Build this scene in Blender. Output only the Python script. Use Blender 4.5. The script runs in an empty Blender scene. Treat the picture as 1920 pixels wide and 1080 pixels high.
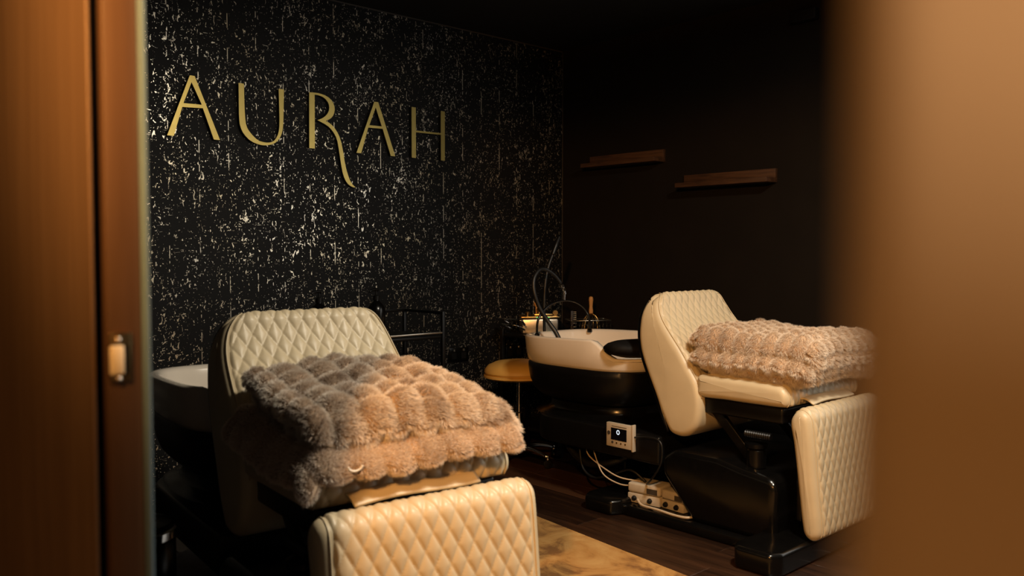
import bpy, bmesh, math, random
import numpy as np
from mathutils import Vector, Matrix

random.seed(7)
SC = bpy.context.scene
COL = SC.collection

# ------------------------------------------------------------------ camera
HEAD = math.radians(42.4)                    # heading, from +Y towards +X
FPX = 1620.0                                 # focal length in pixels of a 1920 frame
PITCH = math.atan(65.0 / FPX)
cam_data = bpy.data.cameras.new('camera')
cam_data.sensor_width = 36.0
cam_data.lens = FPX / 1920.0 * 36.0
cam_data.clip_start = 0.01
cam_data.dof.use_dof = True
cam_data.dof.focus_distance = 4.2
cam_data.dof.aperture_fstop = cam_data.lens / 1000.0 / 0.0092
cam = bpy.data.objects.new('camera', cam_data)
COL.objects.link(cam)
cam.location = (0.0, 0.0, 1.2)
cam.rotation_euler = (math.pi / 2 - PITCH, 0.0, -HEAD)
SC.camera = cam

# ------------------------------------------------------------------ world, exposure
world = bpy.data.worlds.new('world')
SC.world = world
world.use_nodes = True
wb = world.node_tree.nodes['Background']
wb.inputs[0].default_value = (1.0, 0.72, 0.5, 1.0)
wb.inputs[1].default_value = 0.006
SC.view_settings.view_transform = 'Standard'
SC.view_settings.look = 'None'
SC.view_settings.gamma = 1.0
SC.view_settings.use_curve_mapping = False
SC.view_settings.exposure = 0.0
try:
    SC.cycles.use_denoising = True
except Exception:
    pass

# light levels (each lamp is built with its fixture further down)
HALL_W = 350.0        # added warm spot, unseen in the hallway, shining in through the doorway
HALL_COL = (1.0, 0.46, 0.125)
HALL_GLOW_W = 40.0   # added with that spot, to light the door frame from the hallway
ADDED_UPLIGHT_W = 8.0        # added warm uplighter out of view, brightens the top of the near post
ADDED_UPLIGHT_COL = (1.0, 0.66, 0.38)
ROOM_W = 76.0         # added neutral ceiling light, out of view, to light the chairs
ROOM_COL = (1.0, 0.88, 0.70)
WINDOW_E = 2.0        # frosted window in the right wall
WINDOW_COL = (1.0, 0.96, 0.88)

# room: wallpaper wall y = YB, dark wall x = XR, ceiling z = ZC, doorway partition x = XP
YB, XR, ZC, XP = 4.09, 4.195, 2.55, 0.30
YF = -1.3
XH = -1.5

# ================================================================== helpers
def new_mesh(name, verts, faces, smooth=False):
    me = bpy.data.meshes.new(name)
    me.from_pydata([tuple(map(float, v)) for v in verts], [], [tuple(map(int, f)) for f in faces])
    me.validate()
    bm = bmesh.new(); bm.from_mesh(me)
    bmesh.ops.recalc_face_normals(bm, faces=bm.faces)
    bm.to_mesh(me); bm.free()
    if smooth:
        me.polygons.foreach_set('use_smooth', [True] * len(me.polygons))
    return me

def link(name, me, mat=None, parent=None):
    o = bpy.data.objects.new(name, me)
    COL.objects.link(o)
    if mat is not None and me is not None:
        if not me.materials:
            me.materials.append(mat)
    if parent is not None:
        o.parent = parent
    return o

def tag(o, label=None, cat=None, group=None, kind=None):
    if label: o['label'] = label
    if cat: o['category'] = cat
    if group: o['group'] = group
    if kind: o['kind'] = kind
    return o

def thing(name, label, cat, loc=(0, 0, 0), rz=0.0, group=None):
    o = bpy.data.objects.new(name, None)
    COL.objects.link(o)
    o.empty_display_size = 0.1
    o.location = loc
    o.rotation_euler = (0, 0, rz)
    return tag(o, label, cat, group)

def copy_tree(o, parent=None):
    c = o.copy()
    COL.objects.link(c)
    c.parent = parent
    for ch in list(o.children):
        copy_tree(ch, c)
    return c

def bm_mesh(name, bm, smooth=True, angle=None):
    me = bpy.data.meshes.new(name)
    bmesh.ops.recalc_face_normals(bm, faces=bm.faces)
    bm.to_mesh(me); bm.free()
    if smooth:
        me.polygons.foreach_set('use_smooth', [True] * len(me.polygons))
        if angle:
            try:
                me.set_sharp_from_angle(angle=math.radians(angle))
            except Exception:
                pass
    return me

def box_bm(x0, x1, y0, y1, z0, z1, r=0.0, seg=3, bm=None):
    own = bm is None
    b = bmesh.new()
    bmesh.ops.create_cube(b, size=1.0)
    for v in b.verts:
        v.co = Vector(((x0 + x1) / 2 + v.co.x * (x1 - x0), (y0 + y1) / 2 + v.co.y * (y1 - y0), (z0 + z1) / 2 + v.co.z * (z1 - z0)))
    if r > 0:
        bmesh.ops.bevel(b, geom=b.edges[:], offset=r, segments=seg, affect='EDGES', profile=0.5)
    if own:
        return b
    tmp = bpy.data.meshes.new('tmp'); b.to_mesh(tmp); b.free()
    bm.from_mesh(tmp); bpy.data.meshes.remove(tmp)
    return bm

def rbox(name, x0, x1, y0, y1, z0, z1, mat, parent=None, r=0.0, seg=3):
    return link(name, bm_mesh(name, box_bm(x0, x1, y0, y1, z0, z1, r, seg), r > 0, 40), mat, parent)

def catmull(pts, n, closed=False):
    P = np.array(pts, float)
    m = len(P)
    out = []
    segs = m if closed else m - 1
    for i in range(segs):
        if closed:
            p0, p1, p2, p3 = P[(i - 1) % m], P[i], P[(i + 1) % m], P[(i + 2) % m]
        else:
            p0, p1, p2, p3 = P[max(i - 1, 0)], P[i], P[i + 1], P[min(i + 2, m - 1)]
        for t in np.linspace(0, 1, 12, endpoint=False):
            out.append(0.5 * ((2 * p1) + (-p0 + p2) * t + (2 * p0 - 5 * p1 + 4 * p2 - p3) * t * t + (-p0 + 3 * p1 - 3 * p2 + p3) * t ** 3))
    if not closed:
        out.append(P[-1])
    D = np.array(out)
    Q = np.vstack([D, D[:1]]) if closed else D
    s = np.concatenate([[0], np.cumsum(np.linalg.norm(np.diff(Q, axis=0), axis=1))])
    tt = np.linspace(0, s[-1], n, endpoint=not closed)
    return np.stack([np.interp(tt, s, Q[:, k]) for k in range(P.shape[1])], axis=1)

def tube_geo(path, rad, nseg=10, cap=True):
    P = np.array(path, float)
    n = len(P)
    R = np.full(n, rad) if np.isscalar(rad) else np.interp(np.linspace(0, 1, n), np.linspace(0, 1, len(rad)), rad)
    T = np.gradient(P, axis=0)
    T /= np.linalg.norm(T, axis=1)[:, None] + 1e-12
    a = np.array([0, 0, 1.0]) if abs(T[0][2]) < 0.9 else np.array([1.0, 0, 0])
    N = np.cross(T[0], a); N /= np.linalg.norm(N)
    V, F = [], []
    for i in range(n):
        N = N - T[i] * (N @ T[i]); N /= np.linalg.norm(N) + 1e-12
        B = np.cross(T[i], N)
        for k in range(nseg):
            an = 2 * math.pi * k / nseg
            V.append(P[i] + R[i] * (math.cos(an) * N + math.sin(an) * B))
    for i in range(n - 1):
        for k in range(nseg):
            F.append((i * nseg + k, i * nseg + (k + 1) % nseg, (i + 1) * nseg + (k + 1) % nseg, (i + 1) * nseg + k))
    if cap:
        F.append(tuple(range(nseg))[::-1]); F.append(tuple((n - 1) * nseg + k for k in range(nseg)))
    return V, F

def tube(name, ctrl, rad, mat, parent=None, n=40, nseg=10, smooth_path=True):
    path = catmull(ctrl, n) if smooth_path else np.array(ctrl, float)
    V, F = tube_geo(path, rad, nseg)
    return link(name, new_mesh(name, V, F, True), mat, parent)

def lathe(name, prof, mat, parent=None, n=32, loc=(0, 0, 0), sx=1.0, sy=1.0, sharp=35):
    V, F = [], []
    for (r, z) in prof:
        for k in range(n):
            a = 2 * math.pi * k / n
            V.append((loc[0] + max(r, 1e-4) * sx * math.cos(a), loc[1] + max(r, 1e-4) * sy * math.sin(a), loc[2] + z))
    for i in range(len(prof) - 1):
        for k in range(n):
            F.append((i * n + k, i * n + (k + 1) % n, (i + 1) * n + (k + 1) % n, (i + 1) * n + k))
    F.append(tuple(range(n))[::-1]); F.append(tuple((len(prof) - 1) * n + k for k in range(n)))
    me = new_mesh(name, V, F, True)
    me.set_sharp_from_angle(angle=math.radians(sharp))
    return link(name, me, mat, parent)

def loft(name, rings, mat, parent=None, cap=True, smooth=True, sharp=50):
    V, F = [], []
    n = len(rings[0])
    for r in rings: V.extend(r)
    for i in range(len(rings) - 1):
        for k in range(n):
            F.append((i * n + k, i * n + (k + 1) % n, (i + 1) * n + (k + 1) % n, (i + 1) * n + k))
    if cap:
        F.append(tuple(range(n))[::-1]); F.append(tuple((len(rings) - 1) * n + k for k in range(n)))
    me = new_mesh(name, V, F, smooth)
    if smooth: me.set_sharp_from_angle(angle=math.radians(sharp))
    return link(name, me, mat, parent)

def prism(name, poly, axis, a0, a1, mat, parent=None, bevel=0.0, seg=3):
    """polygon in the two other axes, extruded along axis from a0 to a1"""
    n = len(poly)
    def p3(q, a):
        if axis == 0: return (a, q[0], q[1])
        if axis == 1: return (q[0], a, q[1])
        return (q[0], q[1], a)
    V = [p3(q, a0) for q in poly] + [p3(q, a1) for q in poly]
    F = [tuple(range(n))[::-1], tuple(range(n, 2 * n))] + [(i, (i + 1) % n, n + (i + 1) % n, n + i) for i in range(n)]
    me = new_mesh(name, V, F)
    if bevel > 0:
        bm = bmesh.new(); bm.from_mesh(me)
        bmesh.ops.bevel(bm, geom=bm.edges[:], offset=bevel, segments=seg, affect='EDGES', profile=0.5)
        bmesh.ops.recalc_face_normals(bm, faces=bm.faces)
        bm.to_mesh(me); bm.free()
        me.polygons.foreach_set('use_smooth', [True] * len(me.polygons))
        me.set_sharp_from_angle(angle=math.radians(40))
    return link(name, me, mat, parent)

# ================================================================== materials
def mat_new(name):
    m = bpy.data.materials.new(name)
    m.use_nodes = True
    nt = m.node_tree
    return m, nt, nt.nodes['Principled BSDF']

def N(nt, typ, **kw):
    n = nt.nodes.new(typ)
    for k, v in kw.items(): setattr(n, k, v)
    return n

def mapping(nt, scale=(1, 1, 1), coord='Object', rot=(0, 0, 0)):
    tc = N(nt, 'ShaderNodeTexCoord'); mp = N(nt, 'ShaderNodeMapping')
    nt.links.new(tc.outputs[coord], mp.inputs['Vector'])
    mp.inputs['Scale'].default_value = scale
    mp.inputs['Rotation'].default_value = rot
    return mp.outputs['Vector']

def noise(nt, vec, scale, detail=3, rough=0.5, dist=0.0):
    n = N(nt, 'ShaderNodeTexNoise')
    n.inputs['Scale'].default_value = scale; n.inputs['Detail'].default_value = detail
    n.inputs['Roughness'].default_value = rough; n.inputs['Distortion'].default_value = dist
    nt.links.new(vec, n.inputs['Vector'])
    return n.outputs['Fac']

def ramp(nt, fac, stops, interp='LINEAR'):
    r = N(nt, 'ShaderNodeValToRGB')
    r.color_ramp.interpolation = interp
    el = r.color_ramp.elements
    while len(el) > 1: el.remove(el[-1])
    el[0].position = stops[0][0]; el[0].color = (*stops[0][1], 1)
    for p, c in stops[1:]:
        e = el.new(p); e.color = (*c, 1)
    nt.links.new(fac, r.inputs['Fac'])
    return r.outputs['Color']

def mathn(nt, op, a, b=None, clamp=False):
    n = N(nt, 'ShaderNodeMath', operation=op); n.use_clamp = clamp
    for i, v in enumerate((a, b)):
        if v is None: continue
        if isinstance(v, (int, float)): n.inputs[i].default_value = v
        else: nt.links.new(v, n.inputs[i])
    return n.outputs[0]

def bump(nt, bs, height, strength=0.2, dist=0.002):
    b = N(nt, 'ShaderNodeBump')
    b.inputs['Strength'].default_value = strength; b.inputs['Distance'].default_value = dist
    nt.links.new(height, b.inputs['Height']); nt.links.new(b.outputs['Normal'], bs.inputs['Normal'])

def plain(name, col, rough=0.5, metal=0.0, var=0.08, nscale=40, bstr=0.0, coat=0.0, spec=0.5):
    m, nt, bs = mat_new(name)
    v = mapping(nt)
    f = noise(nt, v, nscale, 4)
    c = [max(0.0, x) for x in col]
    nt.links.new(ramp(nt, f, [(0.3, tuple(x * (1 - var) for x in c)), (0.7, tuple(min(1, x * (1 + var)) for x in c))]), bs.inputs['Base Color'])
    bs.inputs['Roughness'].default_value = rough
    bs.inputs['Metallic'].default_value = metal
    bs.inputs['Specular IOR Level'].default_value = spec
    bs.inputs['Coat Weight'].default_value = coat
    if bstr > 0: bump(nt, bs, f, bstr)
    return m

def leather(name, col, rough=0.42):
    m, nt, bs = mat_new(name)
    v = mapping(nt)
    f = noise(nt, v, 14, 3)
    nt.links.new(ramp(nt, f, [(0.3, tuple(x * 0.93 for x in col)), (0.7, col)]), bs.inputs['Base Color'])
    vo = N(nt, 'ShaderNodeTexVoronoi'); vo.inputs['Scale'].default_value = 420
    nt.links.new(v, vo.inputs['Vector'])
    bump(nt, bs, vo.outputs['Distance'], 0.12, 0.001)
    bs.inputs['Roughness'].default_value = rough
    return m

def wood(name, dark, light, axis_scale, rough=0.4, coat=0.0, rand=0.0):
    m, nt, bs = mat_new(name)
    v = mapping(nt, axis_scale)
    f = noise(nt, v, 1.0, 6, 0.6, 0.6)
    if rand > 0:
        oi = N(nt, 'ShaderNodeObjectInfo')
        f = mathn(nt, 'ADD', f, mathn(nt, 'MULTIPLY', mathn(nt, 'SUBTRACT', oi.outputs['Random'], 0.5), rand))
    nt.links.new(ramp(nt, f, [(0.3, dark), (0.72, light)]), bs.inputs['Base Color'])
    bs.inputs['Roughness'].default_value = rough
    bs.inputs['Coat Weight'].default_value = coat
    bump(nt, bs, f, 0.15, 0.002)
    return m

def emit(name, col, strength):
    m, nt, bs = mat_new(name)
    bs.inputs['Base Color'].default_value = (0.02, 0.02, 0.02, 1)
    bs.inputs['Emission Color'].default_value = (*col, 1)
    bs.inputs['Emission Strength'].default_value = strength
    return m

M = {}
M['leather'] = leather('cream_leather', (0.58, 0.48, 0.315))
M['leather_tan'] = leather('tan_leather', (0.60, 0.36, 0.09), 0.5)
M['black_gloss'] = plain('black_gloss_plastic', (0.0028, 0.0026, 0.0024), 0.22, 0, 0.2, 30, 0.03, 0.0, 0.45)
M['black_satin'] = plain('black_satin_plastic', (0.0032, 0.0029, 0.0027), 0.36, 0, 0.2, 60, 0.05, 0.0, 0.35)
M['black_rubber'] = plain('black_rubber', (0.005, 0.005, 0.005), 0.45, 0, 0.2, 60)
M['black_matt'] = plain('black_matt', (0.004, 0.0035, 0.0035), 0.7, 0, 0.2, 60, 0, 0, 0.2)
M['chrome'] = plain('chrome', (0.75, 0.72, 0.68), 0.12, 1.0, 0.05, 20)
M['steel'] = plain('brushed_steel', (0.62, 0.56, 0.48), 0.33, 1.0, 0.08, 60)
M['strike'] = plain('brass_glint_paint', (0.90, 0.78, 0.56), 0.3, 0.0, 0.05, 30)  # pale non-metal colour: the plate's bright reflection is painted in
M['brass'] = plain('brass', (0.62, 0.42, 0.18), 0.28, 1.0, 0.1, 30)
M['gold'] = plain('brushed_gold', (0.58, 0.44, 0.14), 0.38, 1.0, 0.06, 25)
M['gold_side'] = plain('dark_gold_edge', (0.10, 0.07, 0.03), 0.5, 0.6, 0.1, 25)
M['ceramic'] = plain('white_ceramic', (0.74, 0.66, 0.56), 0.12, 0, 0.02, 8, 0.0, 0.4)
M['abs'] = plain('pale_plastic', (0.50, 0.44, 0.35), 0.4, 0, 0.05, 40)
M['cable_pale'] = plain('pale_cable', (0.52, 0.42, 0.30), 0.45, 0, 0.05, 40)
M['screen'] = plain('screen_glass', (0.004, 0.004, 0.006), 0.15, 0, 0.05, 20)
M['ring'] = emit('screen_ring_glow', (0.85, 0.93, 1.0), 0.9)
M['led'] = emit('green_led', (0.15, 1.0, 0.25), 0.7)
M['print'] = plain('dark_print', (0.05, 0.04, 0.03), 0.6, 0, 0.05, 40)
M['beech'] = wood('beech_handle', (0.42, 0.20, 0.06), (0.60, 0.32, 0.11), (60, 60, 8), 0.45)
M['shelf_wood'] = wood('walnut_shelf', (0.026, 0.011, 0.005), (0.085, 0.038, 0.017), (60, 5, 60), 0.5)
M['floor_wood'] = wood('dark_floor_wood', (0.014, 0.006, 0.003), (0.060, 0.026, 0.012), (26, 2.2, 26), 0.38, 0.0, 0.45)
M['door_wood'] = wood('door_frame_wood', (0.150, 0.092, 0.054), (0.21, 0.135, 0.082), (40, 40, 1.6), 0.45)
M['frame_grey'] = plain('pale_frame_trim', (0.135, 0.215, 0.275), 0.45, 0, 0.06, 20)
M['post_paint'] = plain('tan_post_paint', (0.40, 0.30, 0.205), 0.5, 0, 0.05, 10)
M['wall_paint'] = plain('dark_wall_paint', (0.0062, 0.0042, 0.0029), 0.7, 0, 0.12, 6, 0.03, 0.0, 0.2)
M['ceil_paint'] = plain('black_ceiling_paint', (0.003, 0.003, 0.003), 0.8, 0, 0.1, 6)
M['hall_paint'] = plain('hallway_paint', (0.30, 0.22, 0.15), 0.7, 0, 0.05, 6)
M['window'] = emit('frosted_window', WINDOW_COL, WINDOW_E)
M['bulb'] = emit('added_lamp_diffuser', (1.0, 0.75, 0.5), 2.0)

def wallpaper():
    m, nt, bs = mat_new('black_gold_fleck_wallpaper')
    L = nt.links
    v = mapping(nt, (1, 1, 1))
    # wobble
    dn = N(nt, 'ShaderNodeTexNoise'); dn.inputs['Scale'].default_value = 9; L.new(v, dn.inputs['Vector'])
    add = N(nt, 'ShaderNodeVectorMath', operation='SCALE'); add.inputs['Scale'].default_value = 0.02
    L.new(dn.outputs['Color'], add.inputs[0])
    va = N(nt, 'ShaderNodeVectorMath', operation='ADD'); L.new(v, va.inputs[0]); L.new(add.outputs[0], va.inputs[1])
    def sc(vec, s):
        q = N(nt, 'ShaderNodeVectorMath', operation='MULTIPLY'); q.inputs[1].default_value = s; L.new(vec, q.inputs[0]); return q.outputs[0]
    # density, slowly varying, in blotches
    den = noise(nt, sc(va.outputs[0], (6, 1, 4)), 1.0, 3, 0.6)
    den2 = noise(nt, sc(v, (20, 1, 16)), 1.0, 2, 0.5)
    d = mathn(nt, 'ADD', mathn(nt, 'MULTIPLY', mathn(nt, 'SUBTRACT', den, 0.5), 0.20), mathn(nt, 'MULTIPLY', mathn(nt, 'SUBTRACT', den2, 0.5), 0.18))
    # upright chips
    n1 = noise(nt, sc(va.outputs[0], (66, 1, 36)), 1.0, 2, 0.6, 1.0)
    # small specks
    n2 = noise(nt, sc(va.outputs[0], (115, 1, 95)), 1.0, 1, 0.5, 0.4)
    # horizontal scratches
    n3 = noise(nt, sc(va.outputs[0], (26, 1, 190)), 1.0, 2, 0.5, 0.5)
    def step(x, lo, hi):
        r = N(nt, 'ShaderNodeMapRange'); r.inputs['From Min'].default_value = lo; r.inputs['From Max'].default_value = hi
        L.new(x, r.inputs['Value']); return r.outputs[0]
    a = step(mathn(nt, 'ADD', n1, d), 0.648, 0.662)
    b = step(mathn(nt, 'ADD', n2, mathn(nt, 'MULTIPLY', d, 0.8)), 0.69, 0.71)
    c = step(mathn(nt, 'ADD', n3, mathn(nt, 'MULTIPLY', d, 1.1)), 0.705, 0.725)
    # vertical veneer seams, dashed
    sep = N(nt, 'ShaderNodeSeparateXYZ'); L.new(v, sep.inputs[0])
    fr = mathn(nt, 'FRACT', mathn(nt, 'DIVIDE', sep.outputs['X'], 0.148))
    near = step(mathn(nt, 'ABSOLUTE', mathn(nt, 'SUBTRACT', fr, 0.5)), 0.016, 0.009)
    seam_n = noise(nt, sc(v, (7, 1, 7)), 1.0, 4, 0.7)
    seam = mathn(nt, 'MULTIPLY', near, step(seam_n, 0.54, 0.57))
    f = mathn(nt, 'MAXIMUM', mathn(nt, 'MAXIMUM', a, b), mathn(nt, 'MAXIMUM', c, seam), True)
    tone = noise(nt, sc(v, (3, 1, 3)), 1.0, 2)
    chip = ramp(nt, tone, [(0.35, (0.86, 0.74, 0.52)), (0.65, (0.92, 0.86, 0.74))])
    mix = N(nt, 'ShaderNodeMix', data_type='RGBA')
    L.new(f, mix.inputs['Factor']); mix.inputs['A'].default_value = (0.0028, 0.0026, 0.0028, 1); L.new(chip, mix.inputs['B'])
    L.new(mix.outputs['Result'], bs.inputs['Base Color'])
    L.new(mathn(nt, 'MULTIPLY', f, 0.9), bs.inputs['Metallic'])
    bs.inputs['Specular IOR Level'].default_value = 0.25
    L.new(mathn(nt, 'ADD', mathn(nt, 'MULTIPLY', f, -0.28), 0.60), bs.inputs['Roughness'])
    h = mathn(nt, 'ADD', f, mathn(nt, 'MULTIPLY', noise(nt, sc(v, (90, 1, 60)), 1.0, 3), 0.8))
    bump(nt, bs, h, 0.35, 0.0015)
    return m
M['wallpaper'] = wallpaper()

def rug_mat(name, stops, scale, bs_=0.5):
    m, nt, bs = mat_new(name)
    v = mapping(nt)
    f = noise(nt, v, scale, 6, 0.62, 0.8)
    nt.links.new(ramp(nt, f, stops), bs.inputs['Base Color'])
    bs.inputs['Roughness'].default_value = 0.85
    bump(nt, bs, noise(nt, v, 220, 2), bs_, 0.003)
    return m
M['rug_tan'] = rug_mat('tan_mottled_rug', [(0.36, (0.20, 0.085, 0.02)), (0.47, (0.42, 0.21, 0.055)), (0.68, (0.54, 0.32, 0.11))], 5.5)
M['rug_grey'] = rug_mat('grey_rug', [(0.3, (0.11, 0.10, 0.105)), (0.7, (0.19, 0.175, 0.18))], 12)

def fur_mat(name, root, mid, tip, dark, scale, lo, hi):
    m, nt, bs = mat_new(name)
    L = nt.links
    hi_ = N(nt, 'ShaderNodeHairInfo')
    along = ramp(nt, hi_.outputs['Intercept'], [(0.0, root), (0.45, mid), (1.0, tip)])
    v = mapping(nt)
    f = noise(nt, v, scale, 4, 0.6, 0.4)
    r = N(nt, 'ShaderNodeMapRange'); r.inputs['From Min'].default_value = lo; r.inputs['From Max'].default_value = hi
    L.new(f, r.inputs['Value'])
    at = N(nt, 'ShaderNodeAttribute'); at.attribute_name = 'patch'
    fac = mathn(nt, 'MULTIPLY', r.outputs[0], mathn(nt, 'ADD', mathn(nt, 'MULTIPLY', at.outputs['Fac'], 0.5), 0.5), True)
    mix = N(nt, 'ShaderNodeMix', data_type='RGBA')
    L.new(fac, mix.inputs['Factor']); L.new(along, mix.inputs['A']); mix.inputs['B'].default_value = (*dark, 1)
    L.new(mix.outputs['Result'], bs.inputs['Base Color'])
    bs.inputs['Roughness'].default_value = 0.6
    bs.inputs['Specular IOR Level'].default_value = 0.25
    tl = N(nt, 'ShaderNodeBsdfTranslucent'); L.new(mix.outputs['Result'], tl.inputs['Color'])
    ms = N(nt, 'ShaderNodeMixShader'); ms.inputs[0].default_value = 0.15
    L.new(bs.outputs[0], ms.inputs[1]); L.new(tl.outputs[0], ms.inputs[2])
    L.new(ms.outputs[0], nt.nodes['Material Output'].inputs['Surface'])
    return m
M['fur_left'] = fur_mat('brown_mottled_fur', (0.44, 0.32, 0.23), (0.77, 0.66, 0.55), (0.95, 0.89, 0.81), (0.24, 0.145, 0.088), 9.0, 0.49, 0.66)
M['fur_right'] = fur_mat('beige_fur', (0.46, 0.33, 0.22), (0.80, 0.68, 0.55), (0.95, 0.87, 0.77), (0.42, 0.28, 0.17), 8.0, 0.52, 0.75)
M['fur_under'] = fur_mat('pale_under_fur', (0.46, 0.34, 0.25), (0.76, 0.63, 0.52), (0.92, 0.83, 0.73), (0.30, 0.19, 0.11), 6.0, 0.55, 0.75)
M['pile_left'] = plain('brown_blanket_backing', (0.40, 0.29, 0.20), 0.9, 0, 0.3, 12)
M['pile_right'] = plain('beige_blanket_backing', (0.52, 0.38, 0.26), 0.9, 0, 0.2, 12)
M['satin_tag'] = plain('white_satin_tag', (0.80, 0.76, 0.68), 0.35, 0, 0.03, 20)

# ================================================================== the setting
floor = tag(rbox('floor', XH, XR + 0.1, YF, YB + 0.1, -0.12, -0.021, M['black_matt']), 'dark brown wooden plank floor', None, None, 'structure')
PW, PL = 0.16, 1.32
def plank_mesh(w, l):
    e = 0.0018
    V = [(-w / 2, 0, -0.02), (w / 2, 0, -0.02), (w / 2, l, -0.02), (-w / 2, l, -0.02),
         (-w / 2, 0, -e), (w / 2, 0, -e), (w / 2, l, -e), (-w / 2, l, -e),
         (-w / 2 + e, e, 0), (w / 2 - e, e, 0), (w / 2 - e, l - e, 0), (-w / 2 + e, l - e, 0)]
    F = [(0, 3, 2, 1), (8, 9, 10, 11)] + [(i, (i + 1) % 4, 4 + (i + 1) % 4, 4 + i) for i in range(4)] + [(4 + i, 4 + (i + 1) % 4, 8 + (i + 1) % 4, 8 + i) for i in range(4)]
    return new_mesh('plank', V, F)
cache = {}
xx = XP + 0.06 + PW / 2
k = 0
while xx - PW / 2 < XR - 0.001:
    w = min(PW, (XR - (xx - PW / 2)))
    y = YF - (k * 0.47 % 1.0) * PL
    while y < YB:
        y0, y1 = max(y, YF), min(y + PL, YB)
        if y1 - y0 > 0.05:
            key = (round(w, 3), round(y1 - y0, 3))
            if key not in cache:
                cache[key] = plank_mesh(w - 0.0015, y1 - y0 - 0.0015)
            o = link('plank', cache[key], M['floor_wood'], floor)
            o.location = (xx - PW / 2 + w / 2, y0, 0)
        y += PL
    xx += PW; k += 1
# hallway side of the floor
rbox('hall_board', XH, XP + 0.058, YF, YB, -0.02, 0.0, M['floor_wood'], floor)
tag(rbox('ceiling', XH, XR + 0.1, YF, YB + 0.1, ZC, ZC + 0.1, M['ceil_paint']), 'black painted ceiling', None, None, 'structure')
tag(rbox('wall_back', XH, XR + 0.1, YB, YB + 0.1, 0, ZC, M['wallpaper']), 'black wallpaper with gold flecks behind the sign', None, None, 'structure')
tag(rbox('wall_front', XH, XR + 0.1, YF - 0.1, YF, 0, ZC, M['wall_paint']), None, None, None, 'structure')
tag(rbox('wall_hall', XH - 0.1, XH, YF, YB, 0, ZC, M['hall_paint']), None, None, None, 'structure')
# dark right wall with a window opening
WY0, WY1, WZ0, WZ1 = -1.05, 1.72, 0.75, 2.42
b = bmesh.new()
for (y0, y1, z0, z1) in ((YF, WY0, 0, ZC), (WY1, YB, 0, ZC), (WY0, WY1, 0, WZ0), (WY0, WY1, WZ1, ZC)):
    box_bm(XR, XR + 0.1, y0, y1, z0, z1, bm=b)
bmesh.ops.remove_doubles(b, verts=b.verts[:], dist=1e-5)
tag(link('wall_right', bm_mesh('wall_right', b, False), M['wall_paint']), 'dark brown painted side wall carrying two shelves', None, None, 'structure')
win = thing('window_1', 'frosted window in the dark side wall', None, (XR, (WY0 + WY1) / 2, WZ0))
win['kind'] = 'structure'
hw, hh = (WY1 - WY0) / 2, WZ1 - WZ0
rbox('pane', 0.045, 0.05, -hw + 0.03, -0.015, 0.03, hh - 0.03, M['window'], win)
rbox('pane', 0.045, 0.05, 0.015, hw - 0.03, 0.03, hh - 0.03, M['window'], win)
for nm, a in (('window_frame', (0.0, 0.09, -hw, -hw + 0.04, 0, hh)), ('window_frame', (0.0, 0.09, hw - 0.04, hw, 0, hh)), ('window_frame', (0.0, 0.09, -hw + 0.04, hw - 0.04, hh - 0.04, hh)), ('window_sill', (-0.02, 0.09, -hw + 0.04, hw - 0.04, 0.0, 0.04)), ('mullion', (0.01, 0.08, -0.02, 0.02, 0.04, hh - 0.04))):
    rbox(nm, *a, M['black_matt'], win)
# thin trims where wallpaper meets ceiling and the dark wall
M['trim'] = plain('grey_brown_trim', (0.05, 0.04, 0.03), 0.5, 0, 0.1, 30)
tag(rbox('trim_1', XP + 0.06, XR - 0.004, YB - 0.004, YB, ZC - 0.007, ZC, M['trim']), None, None, None, 'structure')
tag(rbox('trim_2', XR - 0.004, XR, YB - 0.004, YB, 0.0, ZC - 0.007, M['trim']), None, None, None, 'structure')

# doorway partition (thin), seen at the far left of the picture
YD = 1.0
wl = tag(rbox('wall_left', XP + 0.004, XP + 0.055, YD + 0.03, YB, 0, ZC, M['wall_paint']), None, None, None, 'structure')
tag(rbox('wall_near', XP, XP + 0.055, YF, 0.03, 0, ZC, M['hall_paint']), None, None, None, 'structure')
df = thing('door_1', 'brown wooden door frame with a brass strike plate at the left', None, (XP, YD, 0))
df['kind'] = 'structure'
rbox('casing', -0.004, 0.0, 0.006, 0.62, 0, 2.2, M['door_wood'], df, 0.001, 1)
rbox('rebate', 0.0005, 0.0115, 0.022, 0.029, 0, 2.2, M['black_matt'], df)
M['jamb_wood'] = wood('dark_jamb_wood', (0.085, 0.045, 0.024), (0.12, 0.066, 0.036), (40, 40, 1.6), 0.45)
rbox('jamb', 0.0118, 0.049, 0.004, 0.029, 0, 2.2, M['jamb_wood'], df, 0.002, 2)
rbox('edge_trim', 0.049, 0.0565, -0.003, 0.029, 0, 2.2, M['frame_grey'], df, 0.002, 2)
rbox('head_jamb', 0.0, 0.055, -0.97, 0.029, 2.2, 2.245, M['door_wood'], df, 0.003, 2)
rbox('head_casing', -0.016, -0.001, -0.97, 0.62, 2.2, 2.32, M['door_wood'], df, 0.003, 2)
sp = rbox('strike_plate', 0.0125, 0.036, -0.0005, 0.0042, 1.057, 1.112, M['brass'], df, 0.0015, 2)
sp['label'] = 'brass strike plate with a painted glint on its lip'
rbox('glint_lip', 0.0115, 0.0265, -0.006, 0.0, 1.066, 1.098, M['strike'], sp, 0.002, 2)
rbox('latch_hole', 0.0235, 0.032, -0.0009, 0.0, 1.066, 1.098, M['black_matt'], sp)
for zz in (1.0605, 1.1045):
    b = bmesh.new()
    bmesh.ops.create_uvsphere(b, u_segments=10, v_segments=6, radius=0.0035, matrix=Matrix.Translation((0.021, -0.0008, zz)))
    link('screw', bm_mesh('screw', b), M['steel'], sp)
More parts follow.
